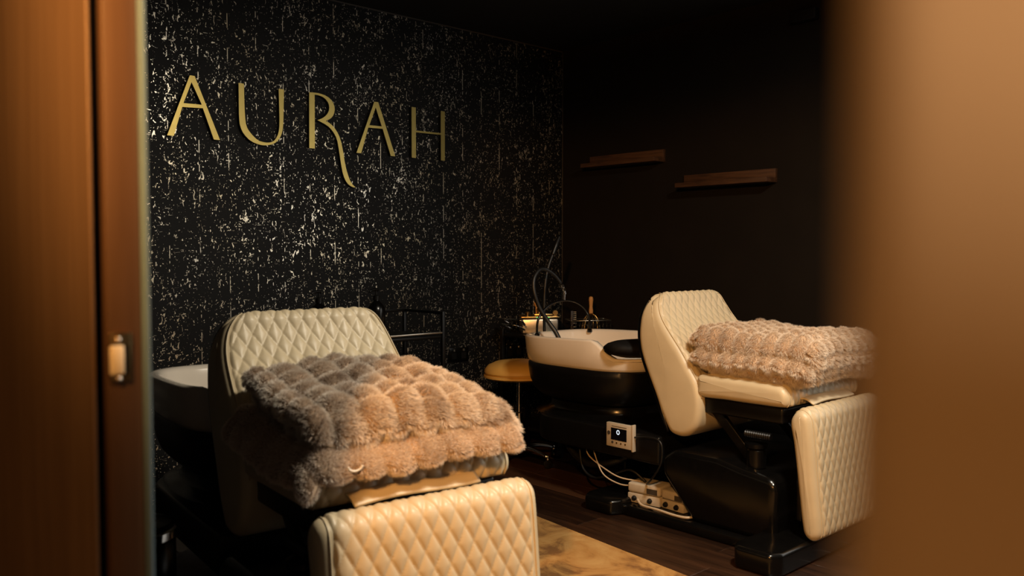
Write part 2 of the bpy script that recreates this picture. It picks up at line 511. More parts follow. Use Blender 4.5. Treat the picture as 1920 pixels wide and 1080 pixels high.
# near right post of the doorway, close to the lens
dp = thing('door_2', 'tan painted door post close to the camera on the right', None, (0.0, 0.0, 0.0))
dp['kind'] = 'structure'
PX, PY = 0.102, 0.0562
pr = []
rr = 0.015
for a in np.linspace(180, 90, 9):
    pr.append((PX + rr + rr * math.cos(math.radians(a)), PY - rr + rr * math.sin(math.radians(a))))
pr += [(XP - 0.001, PY), (XP - 0.001, -0.5), (PX, -0.5)]
prism('post', pr, 2, 0.0, 2.2, M['post_paint'], dp)
for ob in dp.children:
    ob.data.polygons.foreach_set('use_smooth', [True] * len(ob.data.polygons)); ob.data.set_sharp_from_angle(angle=math.radians(40))

# ================================================================== added lamps
def spot(name, loc, target, watts, col, size_deg, blend, rad, parent=None):
    ld = bpy.data.lights.new(name, 'SPOT')
    ld.energy = watts; ld.color = col; ld.spot_size = math.radians(size_deg); ld.spot_blend = blend; ld.shadow_soft_size = rad
    o = bpy.data.objects.new(name, ld); COL.objects.link(o)
    o.location = loc
    d = Vector(target) - Vector(loc)
    o.rotation_euler = d.to_track_quat('-Z', 'Y').to_euler()
    if parent is not None:
        o.parent = parent
    return o

def downlight(loc, label):
    t = thing('added_downlight', label, 'light', loc, 0, 'ceiling lights')
    lathe('trim_ring', [(0.055, 0.0), (0.075, -0.006), (0.078, 0.0)], M['black_satin'], t)
    lathe('diffuser', [(0.001, -0.002), (0.054, -0.002), (0.054, 0.0)], M['bulb'], t)
    return t

hl = downlight((-0.62, 0.0, ZC), 'warm downlight in the hallway ceiling outside the doorway')  # fitting added for the warm light that enters by the doorway
spot('added_hall_beam', (0, 0, -0.30), (4.0, 2.35, -1.85), HALL_W, HALL_COL, 58, 0.6, 0.05, hl)
ld = bpy.data.lights.new('added_hall_fill', 'POINT'); ld.energy = HALL_GLOW_W; ld.color = HALL_COL; ld.shadow_soft_size = 0.06
lo = bpy.data.objects.new('added_hall_fill', ld); COL.objects.link(lo); lo.parent = hl; lo.location = (0, 0, -0.2)
rl = downlight((2.25, 0.80, ZC), 'neutral downlight in the ceiling in front of the chairs')  # fitting added to give the chairs their neutral light
ld = bpy.data.lights.new('added_room_fill', 'AREA'); ld.shape = 'DISK'; ld.size = 0.35; ld.energy = ROOM_W; ld.color = ROOM_COL
lo = bpy.data.objects.new('added_room_fill', ld); COL.objects.link(lo); lo.parent = rl; lo.location = (0, 0, -0.03)
# uplighter added out of view to grade the near post from bright to dark
wl_ = thing('added_uplighter', 'bowl-shaped wall uplighter on the near door post, hallway side', 'lamp', (PX, -0.25, 1.17))
rbox('back_plate', -0.012, 0.0, -0.04, 0.04, -0.11, -0.02, M['black_satin'], wl_, 0.003, 2)
lathe('cutoff_bowl', [(0.012, -0.075), (0.07, -0.052), (0.112, -0.012), (0.123, 0.0135), (0.119, 0.0135), (0.108, -0.008), (0.068, -0.046), (0.012, -0.068)], M['black_satin'], wl_, 40, (-0.141, 0, 0))  # rim shaped to cut the light off low on the post
tube('bracket', [(-0.01, 0, -0.07), (-0.06, 0, -0.085), (-0.135, 0, -0.073)], 0.006, M['black_satin'], wl_, 12, 8)
ld = bpy.data.lights.new('added_uplight', 'POINT'); ld.energy = ADDED_UPLIGHT_W; ld.color = ADDED_UPLIGHT_COL; ld.shadow_soft_size = 0.014
lo = bpy.data.objects.new('added_uplight', ld); COL.objects.link(lo); lo.parent = wl_; lo.location = (-0.141, 0, 0.0)

# ================================================================== sign letters
LET = {
 'A': [[(1.543, 1.749), (1.574, 1.749), (1.616, 1.888), (1.715, 1.893), (1.767, 1.749), (1.798, 1.749), (1.677, 2.041), (1.654, 2.041)], [(1.622, 1.907), (1.71, 1.909), (1.662, 2.01)]],
 'U': [[(1.896, 2.037), (1.896, 1.938), (1.896, 1.869), (1.901, 1.826), (1.919, 1.789), (1.956, 1.757), (2.003, 1.743), (2.041, 1.743), (2.08, 1.754), (2.11, 1.779), (2.128, 1.817), (2.134, 1.858), (2.137, 1.949), (2.14, 2.036), (2.11, 2.036), (2.112, 1.946), (2.113, 1.856), (2.107, 1.81), (2.09, 1.777), (2.066, 1.76), (2.032, 1.757), (1.994, 1.764), (1.956, 1.796), (1.933, 1.829), (1.927, 1.881), (1.925, 1.959), (1.924, 2.037)]],
 'R': [[(2.283, 2.04), (2.316, 2.042), (2.342, 2.042), (2.389, 2.033), (2.423, 2.009), (2.437, 1.973), (2.429, 1.939), (2.41, 1.916), (2.38, 1.901), (2.409, 1.89), (2.442, 1.86), (2.468, 1.816), (2.484, 1.75), (2.495, 1.684), (2.511, 1.628), (2.533, 1.581), (2.561, 1.559), (2.538, 1.56), (2.505, 1.58), (2.483, 1.621), (2.47, 1.683), (2.46, 1.748), (2.447, 1.814), (2.42, 1.854), (2.388, 1.879), (2.33, 1.9), (2.362, 1.914), (2.388, 1.935), (2.403, 1.965), (2.398, 1.997), (2.373, 2.022), (2.342, 2.031), (2.315, 2.031), (2.314, 1.75), (2.281, 1.75)]],
 'A2': [[(2.568, 1.748), (2.598, 1.748), (2.645, 1.892), (2.739, 1.894), (2.792, 1.748), (2.823, 1.748), (2.711, 2.038), (2.685, 2.038)], [(2.652, 1.906), (2.733, 1.907), (2.694, 2.007)]],
 'H': [[(2.937, 2.038), (2.967, 2.038), (2.967, 1.907), (3.148, 1.908), (3.148, 2.038), (3.178, 2.038), (3.177, 1.748), (3.148, 1.748), (3.148, 1.898), (2.967, 1.896), (2.967, 1.749), (2.937, 1.749)]],
}
LLAB = {'A': 'gold capital letter A at the left end of the wall sign', 'U': 'gold capital letter U on the wall sign',
        'R': 'gold capital letter R with a long swooping tail on the wall sign', 'A2': 'gold capital letter A between the R and the H on the wall sign',
        'H': 'gold capital letter H at the right end of the wall sign'}
for key, loops in LET.items():
    cu = bpy.data.curves.new('letter', 'CURVE'); cu.dimensions = '2D'; cu.fill_mode = 'BOTH'; cu.extrude = 0.006
    xs = [p[0] for p in loops[0]]; zs = [p[1] for p in loops[0]]
    ox, oz = sum(xs) / len(xs), min(zs)
    for lp in loops:
        pts = lp
        if key in ('U', 'R') :
            pts = []
            n = len(lp)
            for i in range(n):          # smooth only the shallow bends
                p, q, r = Vector(lp[i - 1]), Vector(lp[i]), Vector(lp[(i + 1) % n])
                a = (q - p).normalized().dot((r - q).normalized())
                if a > 0.6 and (q - p).length < 0.12 and (r - q).length < 0.12:
                    pts += [tuple(q + (p - q) * 0.25), tuple(q * 0.75 + p * 0.125 + r * 0.125), tuple(q + (r - q) * 0.25)]
                else:
                    pts.append(tuple(q))
        s = cu.splines.new('POLY'); s.points.add(len(pts) - 1); s.use_cyclic_u = True
        for i, (x, z) in enumerate(pts):
            s.points[i].co = (x - ox, z - oz, 0, 1)
    tmp = bpy.data.objects.new('tmp', cu); COL.objects.link(tmp)
    dg = bpy.context.evaluated_depsgraph_get()
    me = bpy.data.meshes.new_from_object(tmp.evaluated_get(dg))
    bpy.data.objects.remove(tmp)
    me.materials.clear()
    o = link('sign_letter', me, M['gold'])
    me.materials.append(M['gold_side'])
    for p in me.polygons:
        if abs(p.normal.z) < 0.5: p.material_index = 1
    o.rotation_euler = (math.pi / 2, 0, 0)
    o.location = (ox, YB - 0.0145, oz)
    tag(o, LLAB[key], 'letter', 'gold letters of the wall sign')
    rbox('standoff', -0.004, 0.004, -0.004, 0.004, 0, 0, M['black_matt'], o) if False else None

# ================================================================== shelves on the dark wall
def shelf(y0, y1, z0, label):
    t = thing('wall_shelf', label, 'shelf', (XR, (y0 + y1) / 2, z0), 0, 'walnut ledges on the dark wall')
    h = (y1 - y0) / 2
    rbox('ledge', -0.11, 0.0, -h, h, 0, 0.026, M['shelf_wood'], t, 0.002, 2)
    rbox('back_rail', -0.022, 0.0, -h, h, 0.026, 0.076, M['shelf_wood'], t, 0.002, 2)
shelf(3.228, 3.822, 1.748, 'short walnut ledge shelf nearer the wallpaper corner')
shelf(2.48, 3.076, 1.580, 'short walnut ledge shelf lower down, nearer the doorway')
wbx = thing('wall_box', 'small black box high on the dark wall under the ceiling', 'box', (XR, 2.32, 2.40))
rbox('housing', -0.05, 0.0, -0.07, 0.07, 0.0, 0.06, M['black_matt'], wbx, 0.008)
lathe('sensor_eye', [(0.008, 0), (0.008, 0.004), (0.004, 0.006)], M['black_gloss'], wbx, 12, (-0.04, 0.0, -0.006))

# ================================================================== wall sockets
def socket(x, z, label):
    t = thing('wall_socket', label, 'socket', (x, YB, z), 0, 'black sockets on the wallpaper wall')
    rbox('face_plate', -0.075, 0.075, -0.010, 0.0, -0.043, 0.043, M['black_gloss'], t, 0.003, 2)
    for sx in (-0.037, 0.037):
        rbox('rocker', sx - 0.006, sx + 0.006, -0.014, -0.009, 0.02, 0.034, M['steel'], t, 0.001, 1)
        lathe('outlet_face', [(0.022, 0), (0.022, 0.0)], M['black_matt'], t, 16) if False else rbox('outlet_face', sx - 0.018, sx + 0.018, -0.0115, -0.009, -0.026, 0.012, M['black_matt'], t, 0.001, 1)
socket(3.29, 0.585, 'black double socket on the wallpaper wall beside the folded brown blanket')
socket(3.75, 0.57, 'black double socket on the wallpaper wall just above the stool seat')

# ================================================================== chair
def cushion_geo(prof, W, wfun, r, nstep=6):
    """closed side profile (y,z) swept over x from -W to W with rounded side edges"""
    P = np.array(prof)
    n = len(P)
    T = np.roll(P, -1, 0) - np.roll(P, 1, 0)
    T /= np.linalg.norm(T, axis=1)[:, None]
    area = 0.5 * np.sum(P[:, 0] * np.roll(P[:, 1], -1) - np.roll(P[:, 0], -1) * P[:, 1])
    Nn = np.stack([T[:, 1], -T[:, 0]], 1) * (1 if area > 0 else -1)
    xs, ins = [], []
    for a in np.linspace(0, 90, nstep + 1):
        xs.append(-(W - r) - r * math.cos(math.radians(a))); ins.append(r * (1 - math.sin(math.radians(a))))
    for t in np.linspace(-1, 1, 9)[1:-1]:
        xs.append((W - r) * t); ins.append(0)
    for a in np.linspace(90, 0, nstep + 1):
        xs.append((W - r) + r * math.cos(math.radians(a))); ins.append(r * (1 - math.sin(math.radians(a))))
    V = []
    ww = np.array([wfun(z) for z in P[:, 1]])
    for x, d in zip(xs, ins):
        Q = P - Nn * d
        V.append(np.stack([x * ww, Q[:, 0], Q[:, 1]], 1))
    V = np.concatenate(V)
    F = []
    m = len(xs)
    for i in range(m - 1):
        for k in range(n):
            F.append((i * n + k, i * n + (k + 1) % n, (i + 1) * n + (k + 1) % n, (i + 1) * n + k))
    # caps: shrinking rings, so the side face follows the width of the cushion smoothly
    for i, sgn in ((0, -1), (m - 1, 1)):
        base = V[i * n:(i + 1) * n].copy()
        Q = P - Nn * ins[i]
        c = Q.mean(0)
        prev = [i * n + k for k in range(n)]
        for f in (0.8, 0.6, 0.4, 0.2, 0.03):
            q = c + (Q - c) * f
            ring = np.stack([xs[i] * np.array([wfun(z) for z in q[:, 1]]) + sgn * 0.003 * (1 - f), q[:, 0], q[:, 1]], 1)
            st = len(V); V = np.vstack([V, ring])
            cur = [st + k for k in range(n)]
            for k in range(n):
                F.append((prev[k], prev[(k + 1) % n], cur[(k + 1) % n], cur[k]))
            prev = cur
        F.append(tuple(prev))
    return V, F, P, Nn

def quilt_geo(path, nrm, W, wfun, cw=0.047, ch=0.085, amp=0.0085, nx=150, off=0.001):
    path = np.array(path); nrm = np.array(nrm)
    s = np.concatenate([[0], np.cumsum(np.linalg.norm(np.diff(path, axis=0), axis=1))])
    V = []
    xs = np.linspace(-W, W, nx)
    L = s[-1]
    for j in range(len(path)):
        w = wfun(path[j, 1])
        u = xs * w / cw; v = s[j] / ch
        a = np.abs(np.sin(math.pi * (u + v))); b = np.abs(np.sin(math.pi * (u - v)))
        q = np.minimum(a, b) * 0.35 + np.sqrt(a * b) * 0.65
        q = np.power(q, 0.55)
        ex = np.clip((W - np.abs(xs)) * w / 0.012, 0, 1); ey = min(1.0, min(s[j], L - s[j]) / 0.012)
        e = ex * ey
        h = off + amp * q * e - 0.006 * (1 - e)
        V.append(np.stack([xs * w, path[j, 0] + nrm[j, 0] * h, path[j, 1] + nrm[j, 1] * h], 1))
    V = np.concatenate(V)
    m = len(path)
    F = [(i * nx + k, i * nx + k + 1, (i + 1) * nx + k + 1, (i + 1) * nx + k) for i in range(m - 1) for k in range(nx - 1)]
    return V, F

def sub_path(P, Nn, a, b, n):
    """resample the stretch of a closed profile from the point nearest a to the point nearest b (following the order)"""
    ia = int(np.argmin(np.linalg.norm(P - np.array(a), axis=1))); ib = int(np.argmin(np.linalg.norm(P - np.array(b), axis=1)))
    idx = list(range(ia, ib + 1)) if ib > ia else list(range(ia, len(P))) + list(range(0, ib + 1))
    Q = P[idx]; NN = Nn[idx]
    s = np.concatenate([[0], np.cumsum(np.linalg.norm(np.diff(Q, axis=0), axis=1))])
    t = np.linspace(0, s[-1], n)
    q = np.stack([np.interp(t, s, Q[:, k]) for k in range(2)], 1)
    nn = np.stack([np.interp(t, s, NN[:, k]) for k in range(2)], 1)
    nn /= np.linalg.norm(nn, axis=1)[:, None]
    return q, nn

def cushion(t, name, prof, W, wfun, r, pa, pb, npath, margin, mat):
    P = catmull(prof, 110, True)
    V, F, P, Nn = cushion_geo(P, W, wfun, r)
    body = link(name, new_mesh(name, V, F, True), mat, t)
    q, nn = sub_path(P, Nn, pa, pb, npath)
    V, F = quilt_geo(q, nn, W - margin, wfun)
    link('quilted_panel', new_mesh('quilted_panel', V, F, True), mat, body)
    # piping seams at the two sides of the panel
    for sg in (-1, 1):
        pts = [(sg * (W - margin + 0.004) * wfun(z), y + n_[0] * 0.0005, z + n_[1] * 0.0005) for (y, z), n_ in zip(q[::2], nn[::2])]
        V, F = tube_geo(pts, 0.0022, 6)
        link('piping', new_mesh('piping', V, F, True), mat, body)
    return body

def make_chair():
    t = thing('shampoo_chair', '', 'chair', (0, 0, 0))
    le, bk = M['leather'], M['black_gloss']
    # backrest, side profile in (y, z): front going up, then over the top, then down the back
    back = [(0.118, 0.50), (0.116, 0.57), (0.139, 0.645), (0.185, 0.71), (0.233, 0.775), (0.290, 0.842), (0.343, 0.905), (0.375, 0.960), (0.390, 1.003), (0.410, 1.018), (0.440, 0.998),
            (0.464, 0.900), (0.452, 0.755), (0.363, 0.568), (0.292, 0.432), (0.250, 0.402), (0.190, 0.405), (0.140, 0.445)]
    ztop, R = 1.018, 0.20
    def wb_(z):
        d = max(ztop - z, 0.0)
        w = 1.0 - 0.06 * min(1.0, max(0.0, (z - 0.5) / 0.5))
        if d < R:
            w -= 0.27 * (1 - math.sqrt(max(0.0, 1 - ((R - d) / R) ** 2.6)))
        return w
    bb = cushion(t, 'backrest', [(y, z) for (y, z) in back][::-1], 0.312, wb_, 0.030, (0.418, 1.016), (0.116, 0.57), 150, 0.022, le)
    shell = [(0.472, 0.905), (0.460, 0.755), (0.371, 0.566), (0.300, 0.425), (0.285, 0.42), (0.340, 0.56), (0.430, 0.755), (0.445, 0.90), (0.425, 0.985), (0.445, 0.985)]
    P = catmull(shell, 90, True)
    V, F, _, _ = cushion_geo(P, 0.305, wb_, 0.008, 3)
    link('back_shell', new_mesh('back_shell', V, F, True), bk, t)
    # seat
    seat = [(0.13, 0.588), (0.00, 0.586), (-0.15, 0.586), (-0.262, 0.588), (-0.285, 0.600), (-0.290, 0.628), (-0.277, 0.655), (-0.245, 0.672), (-0.12, 0.678), (0.02, 0.680), (0.13, 0.680), (0.142, 0.635)]
    cushion(t, 'seat', seat, 0.302, lambda z: 1.0, 0.028, (-0.280, 0.594), (0.10, 0.680), 110, 0.026, le)
    # leg rest
    leg = [(-0.305, 0.532), (-0.318, 0.572), (-0.345, 0.591), (-0.372, 0.583), (-0.392, 0.552), (-0.405, 0.45), (-0.420, 0.30), (-0.437, 0.16), (-0.434, 0.112), (-0.405, 0.090), (-0.372, 0.108), (-0.358, 0.16), (-0.340, 0.30), (-0.320, 0.45)]
    cushion(t, 'leg_rest', leg, 0.316, lambda z: 1.0, 0.030, (-0.325, 0.580), (-0.43, 0.105), 150, 0.030, le)
    rbox('leg_rest_back', -0.29, 0.29, -0.352, -0.325, 0.15, 0.53, M['black_satin'], t, 0.01)
    # loose flap over the gap
    V, F = [], []
    nx_, ny_ = 40, 10
    for side in (0, 1):
        for i in range(nx_):
            u = i / (nx_ - 1)
            x = -0.205 + 0.37 * u
            wv = 0.006 * math.sin(u * 5.0) + 0.010 * max(0, u - 0.55)
            for j in range(ny_):
                v = j / (ny_ - 1)
                y = -0.268 - 0.082 * v * (1 - 0.2 * u)
                z = 0.606 + 0.030 * math.sin(math.pi * min(1, v * 1.05)) * 0.55 + wv + 0.014 * (1 - v) * 0.2 - 0.006 * side
                V.append((x, y, z))
    o2 = nx_ * ny_
    for i in range(nx_ - 1):
        for j in range(ny_ - 1):
            a = i * ny_ + j
            F.append((a, a + 1, a + ny_ + 1, a + ny_)); F.append((o2 + a, o2 + a + ny_, o2 + a + ny_ + 1, o2 + a + 1))
    rim = [i * ny_ for i in range(nx_)] + [(nx_ - 1) * ny_ + j for j in range(1, ny_)] + [i * ny_ + ny_ - 1 for i in range(nx_ - 2, -1, -1)] + [j for j in range(ny_ - 2, 0, -1)]
    for a, b_ in zip(rim, rim[1:] + rim[:1]): F.append((a, b_, o2 + b_, o2 + a))
    link('gap_flap', new_mesh('gap_flap', V, F, True), le, t)
    # frame and lift
    rbox('seat_frame', -0.27, 0.27, -0.255, 0.15, 0.515, 0.584, M['black_satin'], t, 0.012)
    prism('back_bracket', [(0.10, 0.52), (0.26, 0.43), (0.33, 0.52), (0.30, 0.56), (0.14, 0.58)], 0, -0.20, 0.20, M['black_satin'], t, 0.008)
    prism('leg_bracket', [(-0.20, 0.53), (-0.33, 0.46), (-0.335, 0.40), (-0.22, 0.44)], 0, -0.12, 0.12, M['black_satin'], t, 0.006)
    # scissor arms of the lift
    for sx in (-0.20, 0.20):
        prism('lift_arm', [(-0.19, 0.25), (-0.13, 0.25), (0.13, 0.515), (0.07, 0.515)], 0, sx - 0.012, sx + 0.012, M['black_satin'], t, 0.004)
    lathe('lift_motor', [(0.036, 0.0), (0.040, 0.004), (0.040, 0.075), (0.034, 0.082), (0.046, 0.086), (0.046, 0.102), (0.020, 0.11)], bk, t, 28, (-0.235, -0.115, 0.315))
    pb_ = []
    for i in range(25):
        pb_ += [(0.013 + (0.004 if i % 2 else 0.0), i * 0.005)]
    sp_ = lathe('spring', pb_, M['black_satin'], t, 14, (0, 0, 0), sharp=10)
    sp_.rotation_euler = (math.pi / 2, 0, 0); sp_.location = (-0.255, -0.075, 0.455)
    # lift cover, leaning backwards
    prism('lift_cover', [(-0.255, 0.045), (0.14, 0.045), (0.30, 0.225), (0.305, 0.30), (0.24, 0.345), (0.02, 0.345), (-0.10, 0.32), (-0.235, 0.305), (-0.262, 0.27)], 0, -0.325, 0.325, bk, t, 0.028, 5)
    # base: middle plate, wide front foot, rear foot
    rbox('base_plate', -0.35, 0.35, -0.22, 0.58, 0.0, 0.048, bk, t, 0.012)
    def foot(name, y0, y1, w, h):
        poly = [(-w, y0 + 0.03), (-w + 0.05, y0), (w - 0.05, y0), (w, y0 + 0.03), (w, y1 - 0.03), (w - 0.05, y1), (-w + 0.05, y1), (-w, y1 - 0.03)]
        prism(name, poly, 2, 0.0, h, bk, t, 0.018, 4)
    foot('front_foot', -0.40, -0.19, 0.55, 0.088)
    foot('rear_foot', 0.50, 0.715, 0.41, 0.072)
    return t

chair = make_chair()
CR = (3.37, 2.05, 0.0)
chair.location = CR
tag(chair, 'cream leather shampoo chair on the right beside the dark wall, beige blanket on it')
chair2 = copy_tree(chair)
CL = (1.325, 2.065, 0.0)
chair2.location = CL
chair2.rotation_euler = (0, 0, math.radians(-5.8))
tag(chair2, 'cream leather shampoo chair in the left foreground with a brown blanket on it')
for c in (chair, chair2): c['group'] = 'cream quilted shampoo chairs'

# ================================================================== basin units
def super_ring(cx, cy, a, b, z, n=72, e=3.2, zf=None):
    out = []
    for k in range(n):
        th = 2 * math.pi * k / n
        c, s = math.cos(th), math.sin(th)
        x = cx + a * math.copysign(abs(c) ** (2 / e), c); y = cy + b * math.copysign(abs(s) ** (2 / e), s)
        out.append((x, y, z if zf is None else zf(x, y)))
    return out

def make_basin(side_cut=True):
    t = thing('wash_basin', '', 'basin', (0, 0, 0))
    # local y = 0 at chair origin; basin spans y 0.50 .. 1.34
    cy, A, B = 0.925, 0.315, 0.415
    def rim(x, y):
        s = min(1.0, max(0.0, (y - 0.625) / 0.125)); s = s * s * (3 - 2 * s)
        if not side_cut:
            s = max(s, min(1.0, max(0.0, (abs(x) - 0.17) / 0.08)))
        return 0.700 + (0.772 - 0.700) * s + 0.018 * (1.0 - (y - 0.5) / 0.84) * s
    rings = []
    for f, z in ((0.86, 0.628), (0.93, 0.632), (0.962, 0.650), (0.985, 0.690)):
        rings.append(super_ring(0, cy, A * f, B * f, z))
    rings.append(super_ring(0, cy, A * 1.0, B * 1.0, 0, zf=lambda x, y: rim(x, y) - 0.012))
    rings.append(super_ring(0, cy, A * 0.99, B * 0.992, 0, zf=lambda x, y: rim(x, y) - 0.003))
    rings.append(super_ring(0, cy, A * 0.965, B * 0.972, 0, zf=lambda x, y: rim(x, y)))
    rings.append(super_ring(0, cy, A * 0.90, B * 0.915, 0, zf=lambda x, y: rim(x, y) - 0.002))
    rings.append(super_ring(0, cy, A * 0.875, B * 0.89, 0, zf=lambda x, y: rim(x, y) - 0.016))
    rings.append(super_ring(0, cy, A * 0.84, B * 0.86, 0.68))
    rings.append(super_ring(0, cy, A * 0.70, B * 0.74, 0.647))
    rings.append(super_ring(0, cy, A * 0.1, B * 0.1, 0.642))
    loft('bowl', rings, M['ceramic'], t, True, True, 60)
    # black under-body, stepped
    rb = []
    for f, z in ((0.925, 0.640), (0.955, 0.630), (0.955, 0.600), (0.93, 0.545), (0.88, 0.50), (0.80, 0.470), (0.72, 0.455), (0.60, 0.45)):
        rb.append(super_ring(0, cy + 0.01 * (1 - f), A * f, B * f, z))
    loft('under_shell', rb, M['black_satin'], t)
    rc = []
    for f, z in ((0.66, 0.452), (0.70, 0.445), (0.70, 0.415), (0.74, 0.40), (0.86, 0.388), (0.90, 0.378)):
        rc.append(super_ring(0, cy, A * f, B * f, z, e=2.6))
    loft('neck', rc, M['black_gloss'], t)
    # carrying arm that runs forward under the chair
    poly = [(-0.31, 0.33), (0.31, 0.33)] + [(0.31 - 0.22 + 0.22 * math.cos(a), 1.0 + 0.22 * math.sin(a)) for a in np.linspace(0, math.pi / 2, 9)] + [(-0.31 + 0.22 - 0.22 * math.sin(a), 1.0 + 0.22 * math.cos(a)) for a in np.linspace(0, math.pi / 2, 9)]
    poly = [(x, y if y < 0.9 else y) for x, y in poly]
    prism('carrier_arm', poly, 2, 0.252, 0.380, M['black_satin'], t, 0.010, 3)
    rbox('support_leg', 0.02, 0.24, 0.80, 1.0, 0.0, 0.26, M['black_satin'], t, 0.02)
    # black neck rest cushion in the front cut-out
    V, F = [], []
    nu, nv = 22, 16
    pw = 0.312 if side_cut else 0.16
    for i in range(nu):
        u = -1 + 2 * i / (nu - 1)
        for j in range(nv):
            a = 2 * math.pi * j / nv
            r = 0.038 * (1 - 0.5 * abs(u) ** 6)
            V.append((u * pw, 0.590 + r * 2.7 * math.cos(a) + 0.02 * u * u, 0.742 + 0.012 * u * u + r * 1.2 * math.sin(a)))
    for i in range(nu - 1):
        for j in range(nv):
            F.append((i * nv + j, i * nv + (j + 1) % nv, (i + 1) * nv + (j + 1) % nv, (i + 1) * nv + j))
    F.append(tuple(range(nv))[::-1]); F.append(tuple((nu - 1) * nv + j for j in range(nv)))
    link('neck_rest', new_mesh('neck_rest', V, F, True), M['black_matt'], t)
    return t

basin = make_basin()
basin.location = CR
tag(basin, 'white basin with black base behind the right shampoo chair, hose in it', 'basin', 'white wash basins behind the chairs')
basin2 = make_basin(False)
basin2.location = CL
basin2.scale = (1, 1, 0.978)
basin2.rotation_euler = (0, 0, math.radians(-5.8))
tag(basin2, 'white wash basin at the left, mostly hidden behind the left chair and door frame', 'basin', 'white wash basins behind the chairs')

# water arch, hose and boom over the right basin
def W2(x, y, z): return (x, y, z)
ar = thing('water_arch', 'black arched water pipe over the right basin with chrome connector', 'pipe', (3.37, 3.27, 0.765))
arch = []
for a in np.linspace(0, math.pi, 15):
    arch.append((0.205 * math.cos(a), 0.0, 0.045 + 0.135 * math.sin(a)))
tube('arch_pipe', [(0.205, 0, 0.0)] + arch + [(-0.205, 0, 0.0)], 0.0065, M['black_gloss'], ar, 60, 10)
for sx in (-0.205, 0.205):
    lathe('foot_cap', [(0.014, 0.0), (0.014, 0.012), (0.009, 0.018)], M['black_gloss'], ar, 16, (sx, 0, -0.004))
lathe('connector', [(0.008, 0.0), (0.008, 0.030), (0.014, 0.031), (0.014, 0.042), (0.009, 0.043), (0.009, 0.052)], M['chrome'], ar, 16, (0.0, 0.0, 0.182))
cn = lathe('swivel', [(0.008, 0.0), (0.013, 0.003), (0.013, 0.016), (0.009, 0.02), (0.012, 0.024), (0.012, 0.040), (0.008, 0.044)], M['chrome'], ar, 16, (0, 0, 0))
cn.location = (0.0, 0.0, 0.232); cn.rotation_euler = (0.0, math.radians(-30), 0.0)

hose = tube('shower_hose', [(3.346, 3.27, 1.036), (3.31, 3.285, 1.082), (3.255, 3.30, 1.115), (3.205, 3.30, 1.108), (3.165, 3.295, 1.06), (3.16, 3.285, 0.99), (3.185, 3.27, 0.91), (3.222, 3.24, 0.835), (3.245, 3.20, 0.77), (3.262, 3.16, 0.67)], [0.0095, 0.0105, 0.0115, 0.0125], M['black_rubber'], None, 70, 12)
tag(hose, 'black rubber hose looping up and down into the right basin', 'hose')
bo = thing('boom_arm', 'slanting black boom arm rising in the corner behind the basin', 'arm', (3.47, 3.33, 0.0))
tube('arm_tube', [(-0.082, 0.11, 0.70), (-0.084, 0.11, 0.96), (-0.060, 0.11, 1.105), (-0.010, 0.11, 1.21), (0.012, 0.11, 1.255)], 0.0085, M['black_rubber'], bo, 40, 10)
tube('arm_grip', [(-0.020, 0.11, 1.19), (0.012, 0.11, 1.255), (0.036, 0.11, 1.298)], [0.012, 0.015, 0.011], M['black_satin'], bo, 16, 12)

# ================================================================== controller on the carrier arm
ct = thing('controller', 'pale control box with small dark screen under the right basin', 'controller', (3.058, 2.595, 0.300))
rbox('casing', -0.020, 0.0, -0.077, 0.077, 0.0, 0.112, M['abs'], ct, 0.004, 2)
sc_ = rbox('screen', -0.0212, -0.0195, -0.047, 0.047, 0.034, 0.090, M['screen'], ct, 0.0005, 1)
sc_['label'] = 'dark screen showing a small white ring'
b = bmesh.new()
V, F = [], []
for k in range(24):
    a = 2 * math.pi * k / 24
    for r in (0.0058, 0.0098):
        for dx in (-0.0222, -0.0208):
            V.append((dx, 0.003 + r * math.cos(a), 0.072 + r * 1.15 * math.sin(a)))
for k in range(24):
    a, c = 4 * k, 4 * ((k + 1) % 24)
    F += [(a, a + 2, c + 2, c), (a + 1, c + 1, c + 3, a + 3), (a, c, c + 1, a + 1), (a + 2, a + 3, c + 3, c + 2)]
b.free()
link('ring_icon', new_mesh('ring_icon', V, F), M['ring'], sc_)
for i, yy in enumerate((0.038, 0.012, -0.014, -0.040)):
    q = lathe('button', [(0.0065 if i == 0 else 0.0042, 0), (0.0065 if i == 0 else 0.0042, 0.002)], M['print'] if i == 0 else M['brass'], ct, 12)
    q.rotation_euler = (0, -math.pi / 2, 0); q.location = (-0.0198, yy, 0.022)
for i in range(11):
    rbox('print_mark', -0.0206, -0.0196, 0.042 - i * 0.0082 - 0.0055, 0.042 - i * 0.0082, 0.0955, 0.0995, M['print'], ct)
q = lathe('side_dial', [(0.009, 0), (0.009, 0.0025)], M['print'], ct, 16); q.rotation_euler = (0, -math.pi / 2, 0); q.location = (-0.0198, 0.060, 0.064)
rbox('side_flange', -0.022, 0.0, -0.086, -0.076, -0.006, 0.118, M['abs'], ct, 0.002, 2)

